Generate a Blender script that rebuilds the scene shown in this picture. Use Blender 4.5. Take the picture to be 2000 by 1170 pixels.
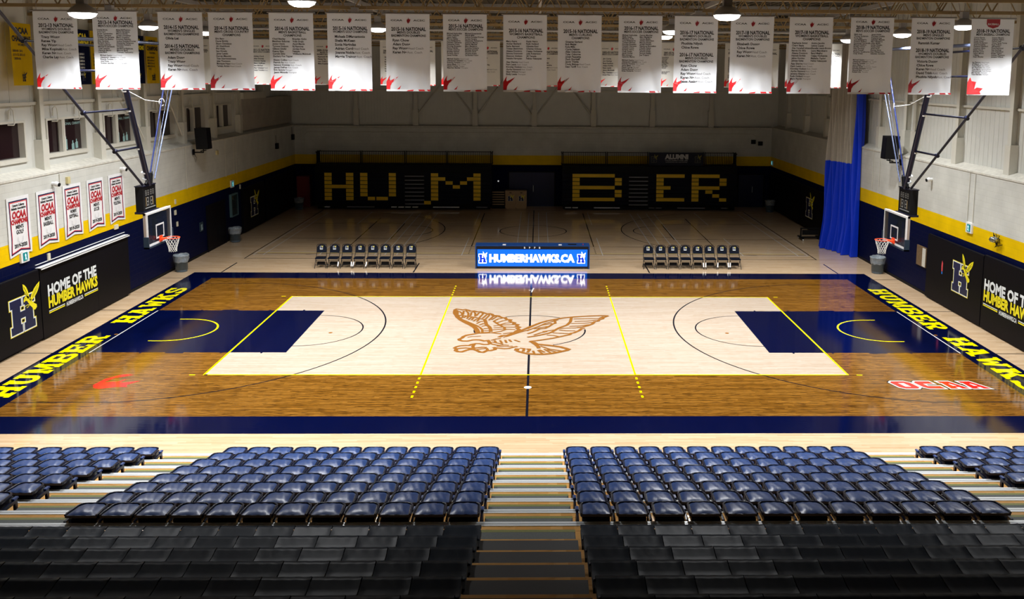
import bpy, math, random
from mathutils import Vector, Matrix
random.seed(7)
for o in list(bpy.data.objects):
    bpy.data.objects.remove(o)
SC = bpy.context.scene
COL = SC.collection

# ------------------------------------------------------------------ camera, world, exposure
cd = bpy.data.cameras.new('camera'); cam = bpy.data.objects.new('camera', cd); COL.objects.link(cam)
cam.location = (0.2515, -28.7647, 8.2518)
cam.rotation_euler = (1.4368556, -0.0067198, -0.0188803)
cd.sensor_fit = 'HORIZONTAL'; cd.sensor_width = 36.0
cd.lens = 1755.48 * 36.0 / 2000.0
cd.shift_x = (1000 - 1085.12) / 2000.0
cd.shift_y = (387.63 - 585) / 2000.0
cd.clip_start = 0.1; cd.clip_end = 200
SC.camera = cam
w = bpy.data.worlds.new('world'); SC.world = w; w.use_nodes = True
w.node_tree.nodes['Background'].inputs[0].default_value = (0.7, 0.8, 1.0, 1)
w.node_tree.nodes['Background'].inputs[1].default_value = 0.0
SC.view_settings.view_transform = 'Standard'; SC.view_settings.look = 'None'
SC.view_settings.gamma = 1.0; SC.view_settings.use_curve_mapping = False
SC.view_settings.exposure = 0.0
SC.cycles.use_denoising = True; SC.cycles.use_adaptive_sampling = True; SC.cycles.adaptive_threshold = 0.02
SC.cycles.max_bounces = 6; SC.cycles.diffuse_bounces = 3; SC.cycles.glossy_bounces = 3
SC.cycles.transmission_bounces = 4; SC.cycles.sample_clamp_indirect = 4.0
LAMP_W = 310.0
LAMP_SPREAD = 134.0
# high-bay lamps that are switched on: (x, y, z)
LAMPS = [(-11.63, -0.7, 9.7), (-11.13, 2.68, 9.7), (-9.5, -9.0, 9.54), (-4.7, -0.55, 9.7), (4.25, -9.4, 9.58),
         (4.4, -0.39, 9.7), (4.66, 3.1, 9.7), (11.95, 0.4, 9.7), (11.75, -4.25, 9.7), (11.74, 4.84, 9.7),
         (-4.7, -9.5, 9.78), (-4.7, 3.1, 9.7), (-4.7, -4.0, 9.7), (4.62, -3.8, 9.7), (-11.2, -4.1, 9.7), (11.7, -9.3, 9.75), (-11.3, 6.2, 9.7), (-4.7, 6.2, 9.7), (4.64, 6.2, 9.7), (11.7, 8.3, 9.7)]

# ------------------------------------------------------------------ materials
MATS = {}
def nd(nt, t, **kw):
    n = nt.nodes.new(t)
    for k, v in kw.items(): setattr(n, k, v)
    return n
def mat(name, col, rough=0.5, metal=0.0, spec=0.5, var=0.08, scale=6.0, emit=None, es=0.0, alpha=1.0, trans=0.0, bump=0.0, coat=0.0):
    if name in MATS: return MATS[name]
    m = bpy.data.materials.new(name); m.use_nodes = True; nt = m.node_tree
    b = nt.nodes['Principled BSDF']
    tc = nd(nt, 'ShaderNodeTexCoord'); nz = nd(nt, 'ShaderNodeTexNoise'); nz.inputs['Scale'].default_value = scale
    nz.inputs['Detail'].default_value = 3
    nt.links.new(tc.outputs['Object'], nz.inputs['Vector'])
    mx = nd(nt, 'ShaderNodeMix', data_type='RGBA'); mx.inputs[6].default_value = (*[c * (1 - var) for c in col], 1)
    mx.inputs[7].default_value = (*[min(1, c * (1 + var)) for c in col], 1)
    nt.links.new(nz.outputs['Fac'], mx.inputs[0]); nt.links.new(mx.outputs[2], b.inputs['Base Color'])
    b.inputs['Roughness'].default_value = rough; b.inputs['Metallic'].default_value = metal
    b.inputs['Specular IOR Level'].default_value = spec; b.inputs['Transmission Weight'].default_value = trans
    b.inputs['Alpha'].default_value = alpha; b.inputs['Coat Weight'].default_value = coat
    if emit: b.inputs['Emission Color'].default_value = (*emit, 1); b.inputs['Emission Strength'].default_value = es
    if bump:
        bp = nd(nt, 'ShaderNodeBump'); bp.inputs['Strength'].default_value = bump; bp.inputs['Distance'].default_value = 0.01
        nt.links.new(nz.outputs['Fac'], bp.inputs['Height']); nt.links.new(bp.outputs['Normal'], b.inputs['Normal'])
    MATS[name] = m; return m

FLOOR_ROUGH = 0.085
def streak_normal(nt, b, tc, k=0.045):
    """Each board lies at a very slightly different tilt: reflections smear across the boards."""
    mp = nd(nt, 'ShaderNodeMapping'); mp.inputs['Scale'].default_value = (0.9, 19.0, 1)
    nt.links.new(tc.outputs['Object'], mp.inputs['Vector'])
    n1 = nd(nt, 'ShaderNodeTexNoise'); n1.inputs['Scale'].default_value = 1.0; n1.inputs['Detail'].default_value = 2
    nt.links.new(mp.outputs[0], n1.inputs['Vector'])
    bp = nd(nt, 'ShaderNodeBump'); bp.inputs['Strength'].default_value = k; bp.inputs['Distance'].default_value = 0.01
    nt.links.new(n1.outputs['Fac'], bp.inputs['Height']); nt.links.new(bp.outputs['Normal'], b.inputs['Normal'])
def floor_paint(name, col, spec=0.5):
    if name in MATS: return MATS[name]
    m = mat(name, col, FLOOR_ROUGH, spec=spec, var=0.1, scale=2.0)
    nt = m.node_tree; b = nt.nodes['Principled BSDF']
    tc = [n for n in nt.nodes if n.type == 'TEX_COORD'][0]
    streak_normal(nt, b, tc); return m
def wood(name, cols, dark, dark_amt, spec=0.7, row=0.057, length=1.1, lo=.56, hi=.74, k=.045, rough=None):
    m = bpy.data.materials.new(name); m.use_nodes = True; nt = m.node_tree; b = nt.nodes['Principled BSDF']
    tc = nd(nt, 'ShaderNodeTexCoord'); sx = nd(nt, 'ShaderNodeSeparateXYZ'); nt.links.new(tc.outputs['Object'], sx.inputs[0])
    def M(op, a, bb=None):
        n = nd(nt, 'ShaderNodeMath', operation=op)
        for i, v in enumerate((a, bb)):
            if v is None: continue
            if isinstance(v, (int, float)): n.inputs[i].default_value = v
            else: nt.links.new(v, n.inputs[i])
        return n.outputs[0]
    r = M('FLOOR', M('DIVIDE', sx.outputs[1], row))
    wn = nd(nt, 'ShaderNodeTexWhiteNoise', noise_dimensions='1D'); nt.links.new(r, wn.inputs['W'])
    bx = M('FLOOR', M('ADD', M('DIVIDE', sx.outputs[0], length), M('MULTIPLY', wn.outputs['Value'], 13.7)))
    cb = nd(nt, 'ShaderNodeCombineXYZ'); nt.links.new(bx, cb.inputs[0]); nt.links.new(r, cb.inputs[1])
    w2 = nd(nt, 'ShaderNodeTexWhiteNoise', noise_dimensions='2D'); nt.links.new(cb.outputs[0], w2.inputs['Vector'])
    rp = nd(nt, 'ShaderNodeValToRGB'); nt.links.new(w2.outputs['Value'], rp.inputs[0])
    e = rp.color_ramp.elements; e[0].color = (*cols[0], 1); e[1].color = (*cols[-1], 1)
    for i, c in enumerate(cols[1:-1]):
        x = e.new((i + 1) / (len(cols) - 1)); x.color = (*c, 1)
    mp = nd(nt, 'ShaderNodeMapping'); mp.inputs['Scale'].default_value = (3.2, 42, 1); nt.links.new(tc.outputs['Object'], mp.inputs['Vector'])
    n1 = nd(nt, 'ShaderNodeTexNoise'); n1.inputs['Scale'].default_value = 1.0; n1.inputs['Detail'].default_value = 4; nt.links.new(mp.outputs[0], n1.inputs['Vector'])
    r2 = nd(nt, 'ShaderNodeValToRGB'); nt.links.new(n1.outputs['Fac'], r2.inputs[0])
    r2.color_ramp.elements[0].position = lo; r2.color_ramp.elements[0].color = (0, 0, 0, 1)
    r2.color_ramp.elements[1].position = hi; r2.color_ramp.elements[1].color = (1, 1, 1, 1)
    f = M('MULTIPLY', r2.outputs[0], dark_amt)
    mx = nd(nt, 'ShaderNodeMix', data_type='RGBA'); nt.links.new(f, mx.inputs[0]); nt.links.new(rp.outputs[0], mx.inputs[6]); mx.inputs[7].default_value = (*dark, 1)
    nt.links.new(mx.outputs[2], b.inputs['Base Color'])
    b.inputs['Roughness'].default_value = rough or FLOOR_ROUGH; b.inputs['Specular IOR Level'].default_value = spec
    streak_normal(nt, b, tc, k); MATS[name] = m; return m
def block_wall(name, bands, mortar=0.3, sx_=0.4, sz_=0.2):
    """Painted concrete block: colour bands by height above the floor, running-bond joints as bump."""
    m = bpy.data.materials.new(name); m.use_nodes = True; nt = m.node_tree; b = nt.nodes['Principled BSDF']
    tc = nd(nt, 'ShaderNodeTexCoord'); s = nd(nt, 'ShaderNodeSeparateXYZ'); nt.links.new(tc.outputs['Object'], s.inputs[0])
    ad = nd(nt, 'ShaderNodeMath', operation='ADD'); nt.links.new(s.outputs[0], ad.inputs[0]); nt.links.new(s.outputs[1], ad.inputs[1])
    cb = nd(nt, 'ShaderNodeCombineXYZ'); nt.links.new(ad.outputs[0], cb.inputs[0]); nt.links.new(s.outputs[2], cb.inputs[1])
    br = nd(nt, 'ShaderNodeTexBrick'); nt.links.new(cb.outputs[0], br.inputs['Vector'])
    br.inputs['Scale'].default_value = 1.0; br.inputs['Brick Width'].default_value = sx_; br.inputs['Row Height'].default_value = sz_
    br.inputs['Mortar Size'].default_value = 0.008; br.inputs['Mortar Smooth'].default_value = 0.3
    dv = nd(nt, 'ShaderNodeMath', operation='DIVIDE'); nt.links.new(s.outputs[2], dv.inputs[0]); dv.inputs[1].default_value = 12.0
    rp = nd(nt, 'ShaderNodeValToRGB'); rp.color_ramp.interpolation = 'CONSTANT'; nt.links.new(dv.outputs[0], rp.inputs[0])
    e = rp.color_ramp.elements
    e[0].position = 0; e[0].color = (*bands[0][1], 1); e[1].position = bands[1][0] / 12; e[1].color = (*bands[1][1], 1)
    for z, c in bands[2:]:
        x = e.new(z / 12); x.color = (*c, 1)
    nz = nd(nt, 'ShaderNodeTexNoise'); nz.inputs['Scale'].default_value = 1.3; nz.inputs['Detail'].default_value = 6; nt.links.new(tc.outputs['Object'], nz.inputs['Vector'])
    mr = nd(nt, 'ShaderNodeMapRange'); nt.links.new(nz.outputs['Fac'], mr.inputs[0]); mr.inputs[1].default_value = 0.3; mr.inputs[2].default_value = 0.75; mr.inputs[3].default_value = 0.86; mr.inputs[4].default_value = 1.04
    mu = nd(nt, 'ShaderNodeVectorMath', operation='SCALE'); nt.links.new(rp.outputs[0], mu.inputs[0]); nt.links.new(mr.outputs[0], mu.inputs['Scale'])
    mo = nd(nt, 'ShaderNodeMath', operation='MULTIPLY'); nt.links.new(br.outputs['Fac'], mo.inputs[0]); mo.inputs[1].default_value = 0.10
    mx = nd(nt, 'ShaderNodeMix', data_type='RGBA'); nt.links.new(mo.outputs[0], mx.inputs[0]); nt.links.new(mu.outputs[0], mx.inputs[6]); mx.inputs[7].default_value = (0.05, 0.045, 0.04, 1)
    nt.links.new(mx.outputs[2], b.inputs['Base Color']); b.inputs['Roughness'].default_value = 0.55; b.inputs['Specular IOR Level'].default_value = 0.05
    iv = nd(nt, 'ShaderNodeMath', operation='SUBTRACT'); iv.inputs[0].default_value = 1; nt.links.new(br.outputs['Fac'], iv.inputs[1])
    bp = nd(nt, 'ShaderNodeBump'); bp.inputs['Strength'].default_value = mortar; bp.inputs['Distance'].default_value = 0.01
    nt.links.new(iv.outputs[0], bp.inputs['Height']); nt.links.new(bp.outputs['Normal'], b.inputs['Normal'])
    MATS[name] = m; return m

NAVY = (0.0012, 0.0035, 0.030); YEL = (0.80, 0.52, 0.002); OFFW = (0.60, 0.60, 0.55)
M_maple = wood('maple_boards', [(0.57, 0.39, 0.22), (0.65, 0.465, 0.285), (0.71, 0.525, 0.34), (0.61, 0.425, 0.25)], (0.42, 0.23, 0.09), 0.45)
M_light = wood('pale_maple_boards', [(0.455, 0.36, 0.27), (0.49, 0.40, 0.31), (0.53, 0.445, 0.36), (0.47, 0.38, 0.285)], (0.36, 0.20, 0.10), 0.55, lo=.52, hi=.72)
M_stain = wood('stained_boards', [(0.140, 0.056, 0.006), (0.20, 0.084, 0.010), (0.275, 0.122, 0.018), (0.165, 0.067, 0.007)], (0.03, 0.010, 0.002), 0.95, lo=.50, hi=.64)
M_fnavy = floor_paint('navy_floor_paint', (0.0005, 0.0024, 0.027))
M_fyel = floor_paint('yellow_floor_paint', (0.88, 0.78, 0.0))
M_fblk = floor_paint('black_line_paint', (0.006, 0.007, 0.014))
M_fwht = floor_paint('white_line_paint', (0.75, 0.73, 0.70))
M_fbrn = floor_paint('brown_mascot_paint', (0.27, 0.105, 0.018))
M_fred = floor_paint('red_floor_paint', (0.85, 0.02, 0.012))
M_wall = block_wall('painted_block', [(0, NAVY), (2.67, YEL), (3.27, OFFW)])
M_infill = block_wall('grey_infill_block', [(0, (0.42, 0.38, 0.32)), (5, (0.42, 0.38, 0.32))], 0.4)
M_steelw = mat('cream_steel_paint', (0.60, 0.58, 0.50), 0.5, var=0.06)
M_panel = mat('cream_metal_panel', (0.60, 0.60, 0.55), 0.45, var=0.08, scale=2)
M_ledge = mat('dusty_ledge', (0.58, 0.56, 0.49), 0.7, var=0.3, scale=7)
M_deck = mat('dark_roof_deck', (0.10, 0.085, 0.06), 0.8)
M_truss = mat('ochre_truss_steel', (0.30, 0.21, 0.09), 0.6)
M_trussg = mat('grey_truss_steel', (0.32, 0.31, 0.30), 0.6)
M_blk = mat('black_rubber', (0.006, 0.006, 0.007), 0.6, spec=.15)
M_mat_ = mat('black_vinyl_padding', (0.0045, 0.0042, 0.0065), 0.5, spec=0.08, bump=0.15, scale=3)
M_white = mat('white_paint', (0.80, 0.80, 0.80), 0.4)
M_print = mat('black_print', (0.01, 0.01, 0.013), 0.6)
M_grayp = mat('grey_print', (0.13, 0.13, 0.16), 0.6)
M_red = mat('red_print', (0.70, 0.008, 0.012), 0.55)
M_dred = mat('dark_red_print', (0.42, 0.008, 0.015), 0.55)
M_alu = mat('brushed_aluminium', (0.86, 0.90, 0.92), 0.3, metal=0.1, spec=.8, var=0.05, scale=30)
M_navyp = mat('navy_paint', (0.004, 0.01, 0.06), 0.35, spec=0.5)
M_yelp = mat('yellow_print', (0.86, 0.74, 0.01), 0.5)
M_wht2 = mat('white_print', (0.78, 0.82, 0.84), 0.5)
M_shell = mat('navy_seat_shell', (0.003, 0.007, 0.028), 0.25, spec=0.35, var=0.1)
M_cush = mat('navy_seat_vinyl', (0.016, 0.055, 0.20), 0.36, spec=0.45, var=0.3, scale=9, bump=0.35)
M_cap = mat('blue_armrest_cap', (0.01, 0.05, 0.22), 0.35)
M_bench = mat('black_bench_plastic', (0.012, 0.020, 0.033), 0.36, spec=0.06, var=0.25, scale=12, bump=0.1)
M_twood = wood('plywood_tread', [(0.62, 0.31, 0.08), (0.78, 0.44, 0.15), (0.70, 0.36, 0.10)], (0.22, 0.09, 0.02), 0.7, row=5.0, length=0.16, k=.5, rough=.16)
M_grip = mat('dark_grit_step', (0.095, 0.11, 0.105), 0.7, var=0.3, scale=50)
M_grip2 = mat('black_grit_step', (0.020, 0.020, 0.020), 0.6, var=0.3, scale=50)
M_olive = mat('olive_step_edge', (0.19, 0.20, 0.02), 0.6, var=0.3, scale=50)
M_glass = mat('backboard_glass', (0.02, 0.03, 0.05), 0.03, spec=0.8, alpha=0.35)
M_orange = mat('orange_rim_paint', (0.90, 0.07, 0.012), 0.35)
M_net = mat('white_net_cord', (0.85, 0.84, 0.80), 0.8)
M_bin = mat('grey_bin_plastic', (0.085, 0.125, 0.165), 0.4)
M_bag = mat('clear_bin_liner', (0.6, 0.66, 0.7), 0.2, alpha=0.35, bump=1.0, scale=18)
M_curtb = mat('blue_curtain_vinyl', (0.002, 0.033, 0.55), 0.45, spec=0.4)
M_curtg = mat('grey_curtain_mesh', (0.36, 0.32, 0.26), 0.8)
M_dgl = mat('dark_window_glass', (0.018, 0.008, 0.010), 0.1, spec=0.5)
M_pod = mat('birch_plywood', (0.42, 0.28, 0.15), 0.5)
M_mast = mat('dark_navy_steel', (0.006, 0.008, 0.028), 0.3, metal=0.2)
M_rod = mat('blue_grey_rod', (0.16, 0.20, 0.34), 0.3, metal=0.5)
M_rodb = mat('blue_rod', (0.008, 0.02, 0.12), 0.35, metal=0.2)
M_lampsh = mat('lamp_reflector', (0.55, 0.55, 0.55), 0.3, metal=0.5)
M_lampem = mat('lamp_glow', (1, 1, 1), 0.5, emit=(1.0, 0.97, 0.92), es=14.0)

# ------------------------------------------------------------------ mesh helpers
class B:
    def __init__(s): s.v = []; s.f = []; s.m = []; s.sm = []
    def add(s, vs, fs, mi=0, smooth=False):
        n = len(s.v); s.v += [tuple(v) for v in vs]
        for f in fs: s.f.append([i + n for i in f]); s.m.append(mi); s.sm.append(smooth)
        return s
    def box(s, x0, x1, y0, y1, z0, z1, mi=0):
        vs = [(x, y, z) for z in (z0, z1) for y in (y0, y1) for x in (x0, x1)]
        return s.add(vs, [(0, 2, 3, 1), (4, 5, 7, 6), (0, 1, 5, 4), (2, 6, 7, 3), (0, 4, 6, 2), (1, 3, 7, 5)], mi)
    def quad(s, a, b, c, d, mi=0): return s.add([a, b, c, d], [(0, 1, 2, 3)], mi)
    def tube(s, p0, p1, r, n=10, mi=0, r1=None, cap=True):
        p0, p1 = Vector(p0), Vector(p1); d = (p1 - p0).normalized(); r1 = r if r1 is None else r1
        a = d.orthogonal().normalized(); b = d.cross(a)
        vs = [];
        for p, rr in ((p0, r), (p1, r1)):
            for i in range(n):
                t = 2 * math.pi * i / n; vs.append(p + (a * math.cos(t) + b * math.sin(t)) * rr)
        s.add(vs, [(i, (i + 1) % n, n + (i + 1) % n, n + i) for i in range(n)], mi, True)
        if cap: s.add(vs[:n], [tuple(range(n))[::-1]], mi); s.add(vs[n:], [tuple(range(n))], mi)
        return s
    def path(s, pts, r, n=8, mi=0, closed=False):
        pts = [Vector(p) for p in pts]; N = len(pts); rings = []
        prev = None
        for i in range(N):
            if closed: d = (pts[(i + 1) % N] - pts[i - 1]).normalized()
            else: d = (pts[min(i + 1, N - 1)] - pts[max(i - 1, 0)]).normalized()
            a = d.orthogonal().normalized() if prev is None else (prev - d * prev.dot(d)).normalized()
            prev = a; b = d.cross(a)
            rings.append([pts[i] + (a * math.cos(2 * math.pi * k / n) + b * math.sin(2 * math.pi * k / n)) * r for k in range(n)])
        vs = [v for R in rings for v in R]; fs = []
        for i in range(N if closed else N - 1):
            j = (i + 1) % N
            for k in range(n): fs.append((i * n + k, i * n + (k + 1) % n, j * n + (k + 1) % n, j * n + k))
        s.add(vs, fs, mi, True)
        if not closed: s.add(rings[0], [tuple(range(n))[::-1]], mi); s.add(rings[-1], [tuple(range(n))], mi)
        return s
    def prism(s, poly, f0, f1, mi=0):
        """poly 2D; f0/f1 map (u,v) to the two faces."""
        n = len(poly); vs = [f0(*p) for p in poly] + [f1(*p) for p in poly]
        return s.add(vs, [tuple(range(n))[::-1], tuple(range(n, 2 * n))] + [(i, (i + 1) % n, n + (i + 1) % n, n + i) for i in range(n)], mi)
    def lathe(s, prof, n=20, c=(0, 0), mi=0):
        vs = [(c[0] + r * math.cos(2 * math.pi * k / n), c[1] + r * math.sin(2 * math.pi * k / n), z) for r, z in prof for k in range(n)]
        fs = [(i * n + k, i * n + (k + 1) % n, (i + 1) * n + (k + 1) % n, (i + 1) * n + k) for i in range(len(prof) - 1) for k in range(n)]
        return s.add(vs, fs, mi, True)
    def flat(s, poly, f, mi=0): return s.add([f(*p) for p in poly], [tuple(range(len(poly)))], mi)
    def ribbon(s, pts, wd, f, mi=0, closed=False):
        N = len(pts); P = [Vector(p) for p in pts]; L = []; R = []
        for i in range(N):
            a = P[i - 1] if (closed or i > 0) else None; c = P[(i + 1) % N] if (closed or i < N - 1) else None
            d1 = (P[i] - a) if a is not None else (c - P[i]); d2 = (c - P[i]) if c is not None else d1
            d1 = d1.normalized() if d1.length > 1e-9 else Vector((1, 0)); d2 = d2.normalized() if d2.length > 1e-9 else d1
            t = d1 + d2; t = t.normalized() if t.length > 1e-6 else d1
            nrm = Vector((-t.y, t.x)); k = max(0.45, abs(t.dot(d1)))
            L.append(P[i] + nrm * (wd / 2 / k)); R.append(P[i] - nrm * (wd / 2 / k))
        vs = [f(p.x, p.y) for p in L] + [f(p.x, p.y) for p in R]
        fs = [(i, (i + 1) % N, N + (i + 1) % N, N + i) for i in range(N if closed else N - 1)]
        return s.add(vs, fs, mi)
def obj(name, b, mats, parent=None, loc=None, kind=None, smooth=False):
    me = bpy.data.meshes.new(name); me.from_pydata(b.v, [], b.f); me.update()
    mats = mats if isinstance(mats, (list, tuple)) else [mats]
    for m in mats: me.materials.append(m)
    me.polygons.foreach_set('material_index', b.m)
    me.polygons.foreach_set('use_smooth', [smooth or x for x in b.sm])
    o = bpy.data.objects.new(name, me); COL.objects.link(o)
    if parent is not None: o.parent = parent
    if loc: o.location = loc
    if kind: o['kind'] = kind
    return o
def tag(o, label, cat, group=None, kind=None):
    if label: o['label'] = label
    if cat: o['category'] = cat
    if group: o['group'] = group
    if kind: o['kind'] = kind
    return o
def thing(name, label, cat, loc=(0, 0, 0), rz=0.0, group=None, kind=None):
    o = bpy.data.objects.new(name, None); COL.objects.link(o); o.location = loc; o.rotation_euler = (0, 0, rz); o.empty_display_size = 0.1
    return tag(o, label, cat, group, kind)
def copy_thing(root, loc, rz, label):
    r = root.copy(); COL.objects.link(r); r.location = loc; r.rotation_euler = (0, 0, rz); r['label'] = label
    for ch in list(root.children):
        c = ch.copy(); COL.objects.link(c); c.parent = r
        for g in list(ch.children):
            d = g.copy(); COL.objects.link(d); d.parent = c
    return r
ORD = ['first', 'second', 'third', 'fourth', 'fifth', 'sixth', 'seventh', 'eighth', 'ninth', 'tenth', 'eleventh', 'twelfth', 'thirteenth', 'fourteenth', 'fifteenth', 'sixteenth', 'seventeenth']
NUMW = ['one', 'two', 'three', 'four', 'five', 'six', 'seven', 'eight', 'nine', 'ten', 'eleven', 'twelve', 'thirteen', 'fourteen', 'fifteen']

# ---- writing
_TC = {}
def glyphs(body, bold=0.0, align='LEFT', line=1.0):
    key = (body, bold, align, line)
    if key in _TC: return _TC[key]
    cv = bpy.data.curves.new('t', 'FONT'); cv.body = body; cv.align_x = align; cv.offset = bold; cv.space_line = line
    cv.fill_mode = 'FRONT'; cv.resolution_u = 2; cv.size = 1.0
    ob = bpy.data.objects.new('t', cv); me = bpy.data.meshes.new_from_object(ob)
    vs = [(v.co.x, v.co.y) for v in me.vertices]; fs = [tuple(p.vertices) for p in me.polygons]
    bpy.data.objects.remove(ob); bpy.data.curves.remove(cv); bpy.data.meshes.remove(me)
    _TC[key] = (vs, fs); return vs, fs
CAPH = max(v[1] for v in glyphs('H')[0])
def put_text(b, body, f, u, v, cap, width=None, align='LEFT', bold=0.0, line=1.0, mi=0, maxw=None, shear=0.0):
    """Text with its first baseline at (u,v), cap height cap; width = exact, maxw = at most."""
    vs, fs = glyphs(body, bold, align, line)
    if not vs: return
    s = cap / CAPH; x0 = min(p[0] for p in vs); x1 = max(p[0] for p in vs); sx = s
    wd = (x1 - x0) * s
    if width: sx = s * width / wd
    elif maxw and wd > maxw: sx = s * maxw / wd
    off = x0 if align == 'LEFT' else 0.0
    b.add([f(u + (p[0] - off) * sx + shear * p[1] * s, v + p[1] * s) for p in vs], fs, mi)
def ring(cx, cy, rx, ry, ix, iy, a0, a1, n=12):
    A = [math.radians(a0 + (a1 - a0) * i / n) for i in range(n + 1)]
    return [[(cx + rx * math.cos(A[i]), cy + ry * math.sin(A[i])), (cx + rx * math.cos(A[i + 1]), cy + ry * math.sin(A[i + 1])),
             (cx + ix * math.cos(A[i + 1]), cy + iy * math.sin(A[i + 1])), (cx + ix * math.cos(A[i]), cy + iy * math.sin(A[i]))] for i in range(n)]
def rc(x0, y0, x1, y1): return [(x0, y0), (x1, y0), (x1, y1), (x0, y1)]
HP = [(0, 1), (.46, 1), (.46, .77), (.40, .77), (.40, .60), (.60, .60), (.60, .77), (.54, .77), (.54, 1), (1, 1), (1, .77), (.92, .77), (.92, .23), (1, .23), (1, 0),
      (.54, 0), (.54, .23), (.60, .23), (.60, .40), (.40, .40), (.40, .23), (.46, .23), (.46, 0), (0, 0), (0, .23), (.08, .23), (.08, .77), (0, .77)]
SLAB = {
 'H': [rc(0, .8, .44, 1), rc(.56, .8, 1, 1), rc(0, 0, .44, .2), rc(.56, 0, 1, .2), rc(.08, .1, .36, .9), rc(.64, .1, .92, .9), rc(.3, .4, .7, .6)],
 'U': [rc(0, .8, .44, 1), rc(.56, .8, 1, 1), rc(.08, .36, .36, .9), rc(.64, .36, .92, .9)] + ring(.5, .38, .42, .38, .14, .16, 180, 360),
 'M': [rc(0, .8, .3, 1), rc(.7, .8, 1, 1), rc(0, 0, .36, .2), rc(.64, 0, 1, .2), rc(.06, .1, .28, .9), rc(.72, .1, .94, .9), [(.1, 1), (.34, 1), (.56, .15), (.44, .15)], [(.66, 1), (.9, 1), (.56, .15), (.44, .15)]],
 'B': [rc(0, .8, .5, 1), rc(0, 0, .5, .2), rc(.08, .1, .38, .9), rc(.3, .8, .7, 1), rc(.3, .41, .7, .59), rc(.3, 0, .7, .2)] + ring(.68, .745, .28, .255, .02, .06, -90, 90) + ring(.7, .255, .30, .255, .04, .06, -90, 90),
 'E': [rc(0, .8, .95, 1), rc(0, 0, .98, .2), rc(.08, .1, .38, .9), rc(.3, .42, .7, .58), rc(.75, .64, .95, 1), rc(.78, 0, .98, .36), rc(.6, .33, .72, .67)],
 'R': [rc(0, .8, .6, 1), rc(0, 0, .44, .2), rc(.08, .1, .38, .9), rc(.3, .43, .66, .6), [(.42, .5), (.72, .5), (.88, .1), (.62, .1)], rc(.62, 0, 1, .2)] + ring(.64, .715, .31, .285, .03, .09, -90, 90),
 'A': [[(.1, 0), (.32, 0), (.58, 1), (.38, 1)], [(.9, 0), (.66, 0), (.42, 1), (.66, 1)], rc(.28, .22, .72, .4), rc(0, 0, .4, .18), rc(.58, 0, 1, .18), rc(.26, .84, .6, 1)],
 'W': [[(.06, 1), (.28, 1), (.40, 0), (.22, 0)], [(.22, 0), (.40, 0), (.57, .75), (.43, .75)], [(.43, .75), (.57, .75), (.78, 0), (.60, 0)], [(.60, 0), (.78, 0), (.94, 1), (.72, 1)], rc(0, .82, .36, 1), rc(.64, .82, 1, 1)],
 'K': [rc(0, .8, .44, 1), rc(0, 0, .44, .2), rc(.08, .1, .38, .9), [(.3, .36), (.3, .60), (.68, .9), (.94, .9)], [(.42, .58), (.62, .72), (.94, .1), (.62, .1)], rc(.58, .82, 1, 1), rc(.58, 0, 1, .18)],
 'S': ring(.5, .71, .45, .29, .15, .10, 10, 270) + ring(.5, .29, .47, .29, .17, .10, -170, 90) + [rc(.4, .42, .6, .58), rc(.74, .66, .95, .98), rc(.03, .02, .24, .34)],
 'O': [rc(0, .1, .3, .9), rc(.7, .1, 1, .9), rc(.06, .76, .94, 1), rc(.06, 0, .94, .24)],
 'C': [rc(0, .1, .3, .9), rc(.06, .76, 1, 1), rc(.06, 0, 1, .24), rc(.68, .6, 1, 1), rc(.68, 0, 1, .38)],
 '.': [rc(.2, 0, .8, .2)],
}
def slab_text(b, word, f, u0, u1, v0, v1, gap=0.07, mi=0, dil=0.0):
    """Block lettering stretched between u0..u1 and v0..v1; dil thickens it."""
    n = len(word); cw = (u1 - u0 - gap * (n - 1)) / n; h = v1 - v0
    for i, c in enumerate(word):
        x = u0 + i * (cw + gap)
        for poly in SLAB.get(c, []):
            q = [(x + p[0] * cw, v0 + p[1] * h) for p in poly]
            fz = (lambda k: lambda u, v: (f(u, v)[0], f(u, v)[1], f(u, v)[2] + k))(7e-5 * (len(b.f) % 40))
            b.flat(q, fz, mi)
            if dil: b.ribbon(q, dil, f, mi, closed=True)
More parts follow.
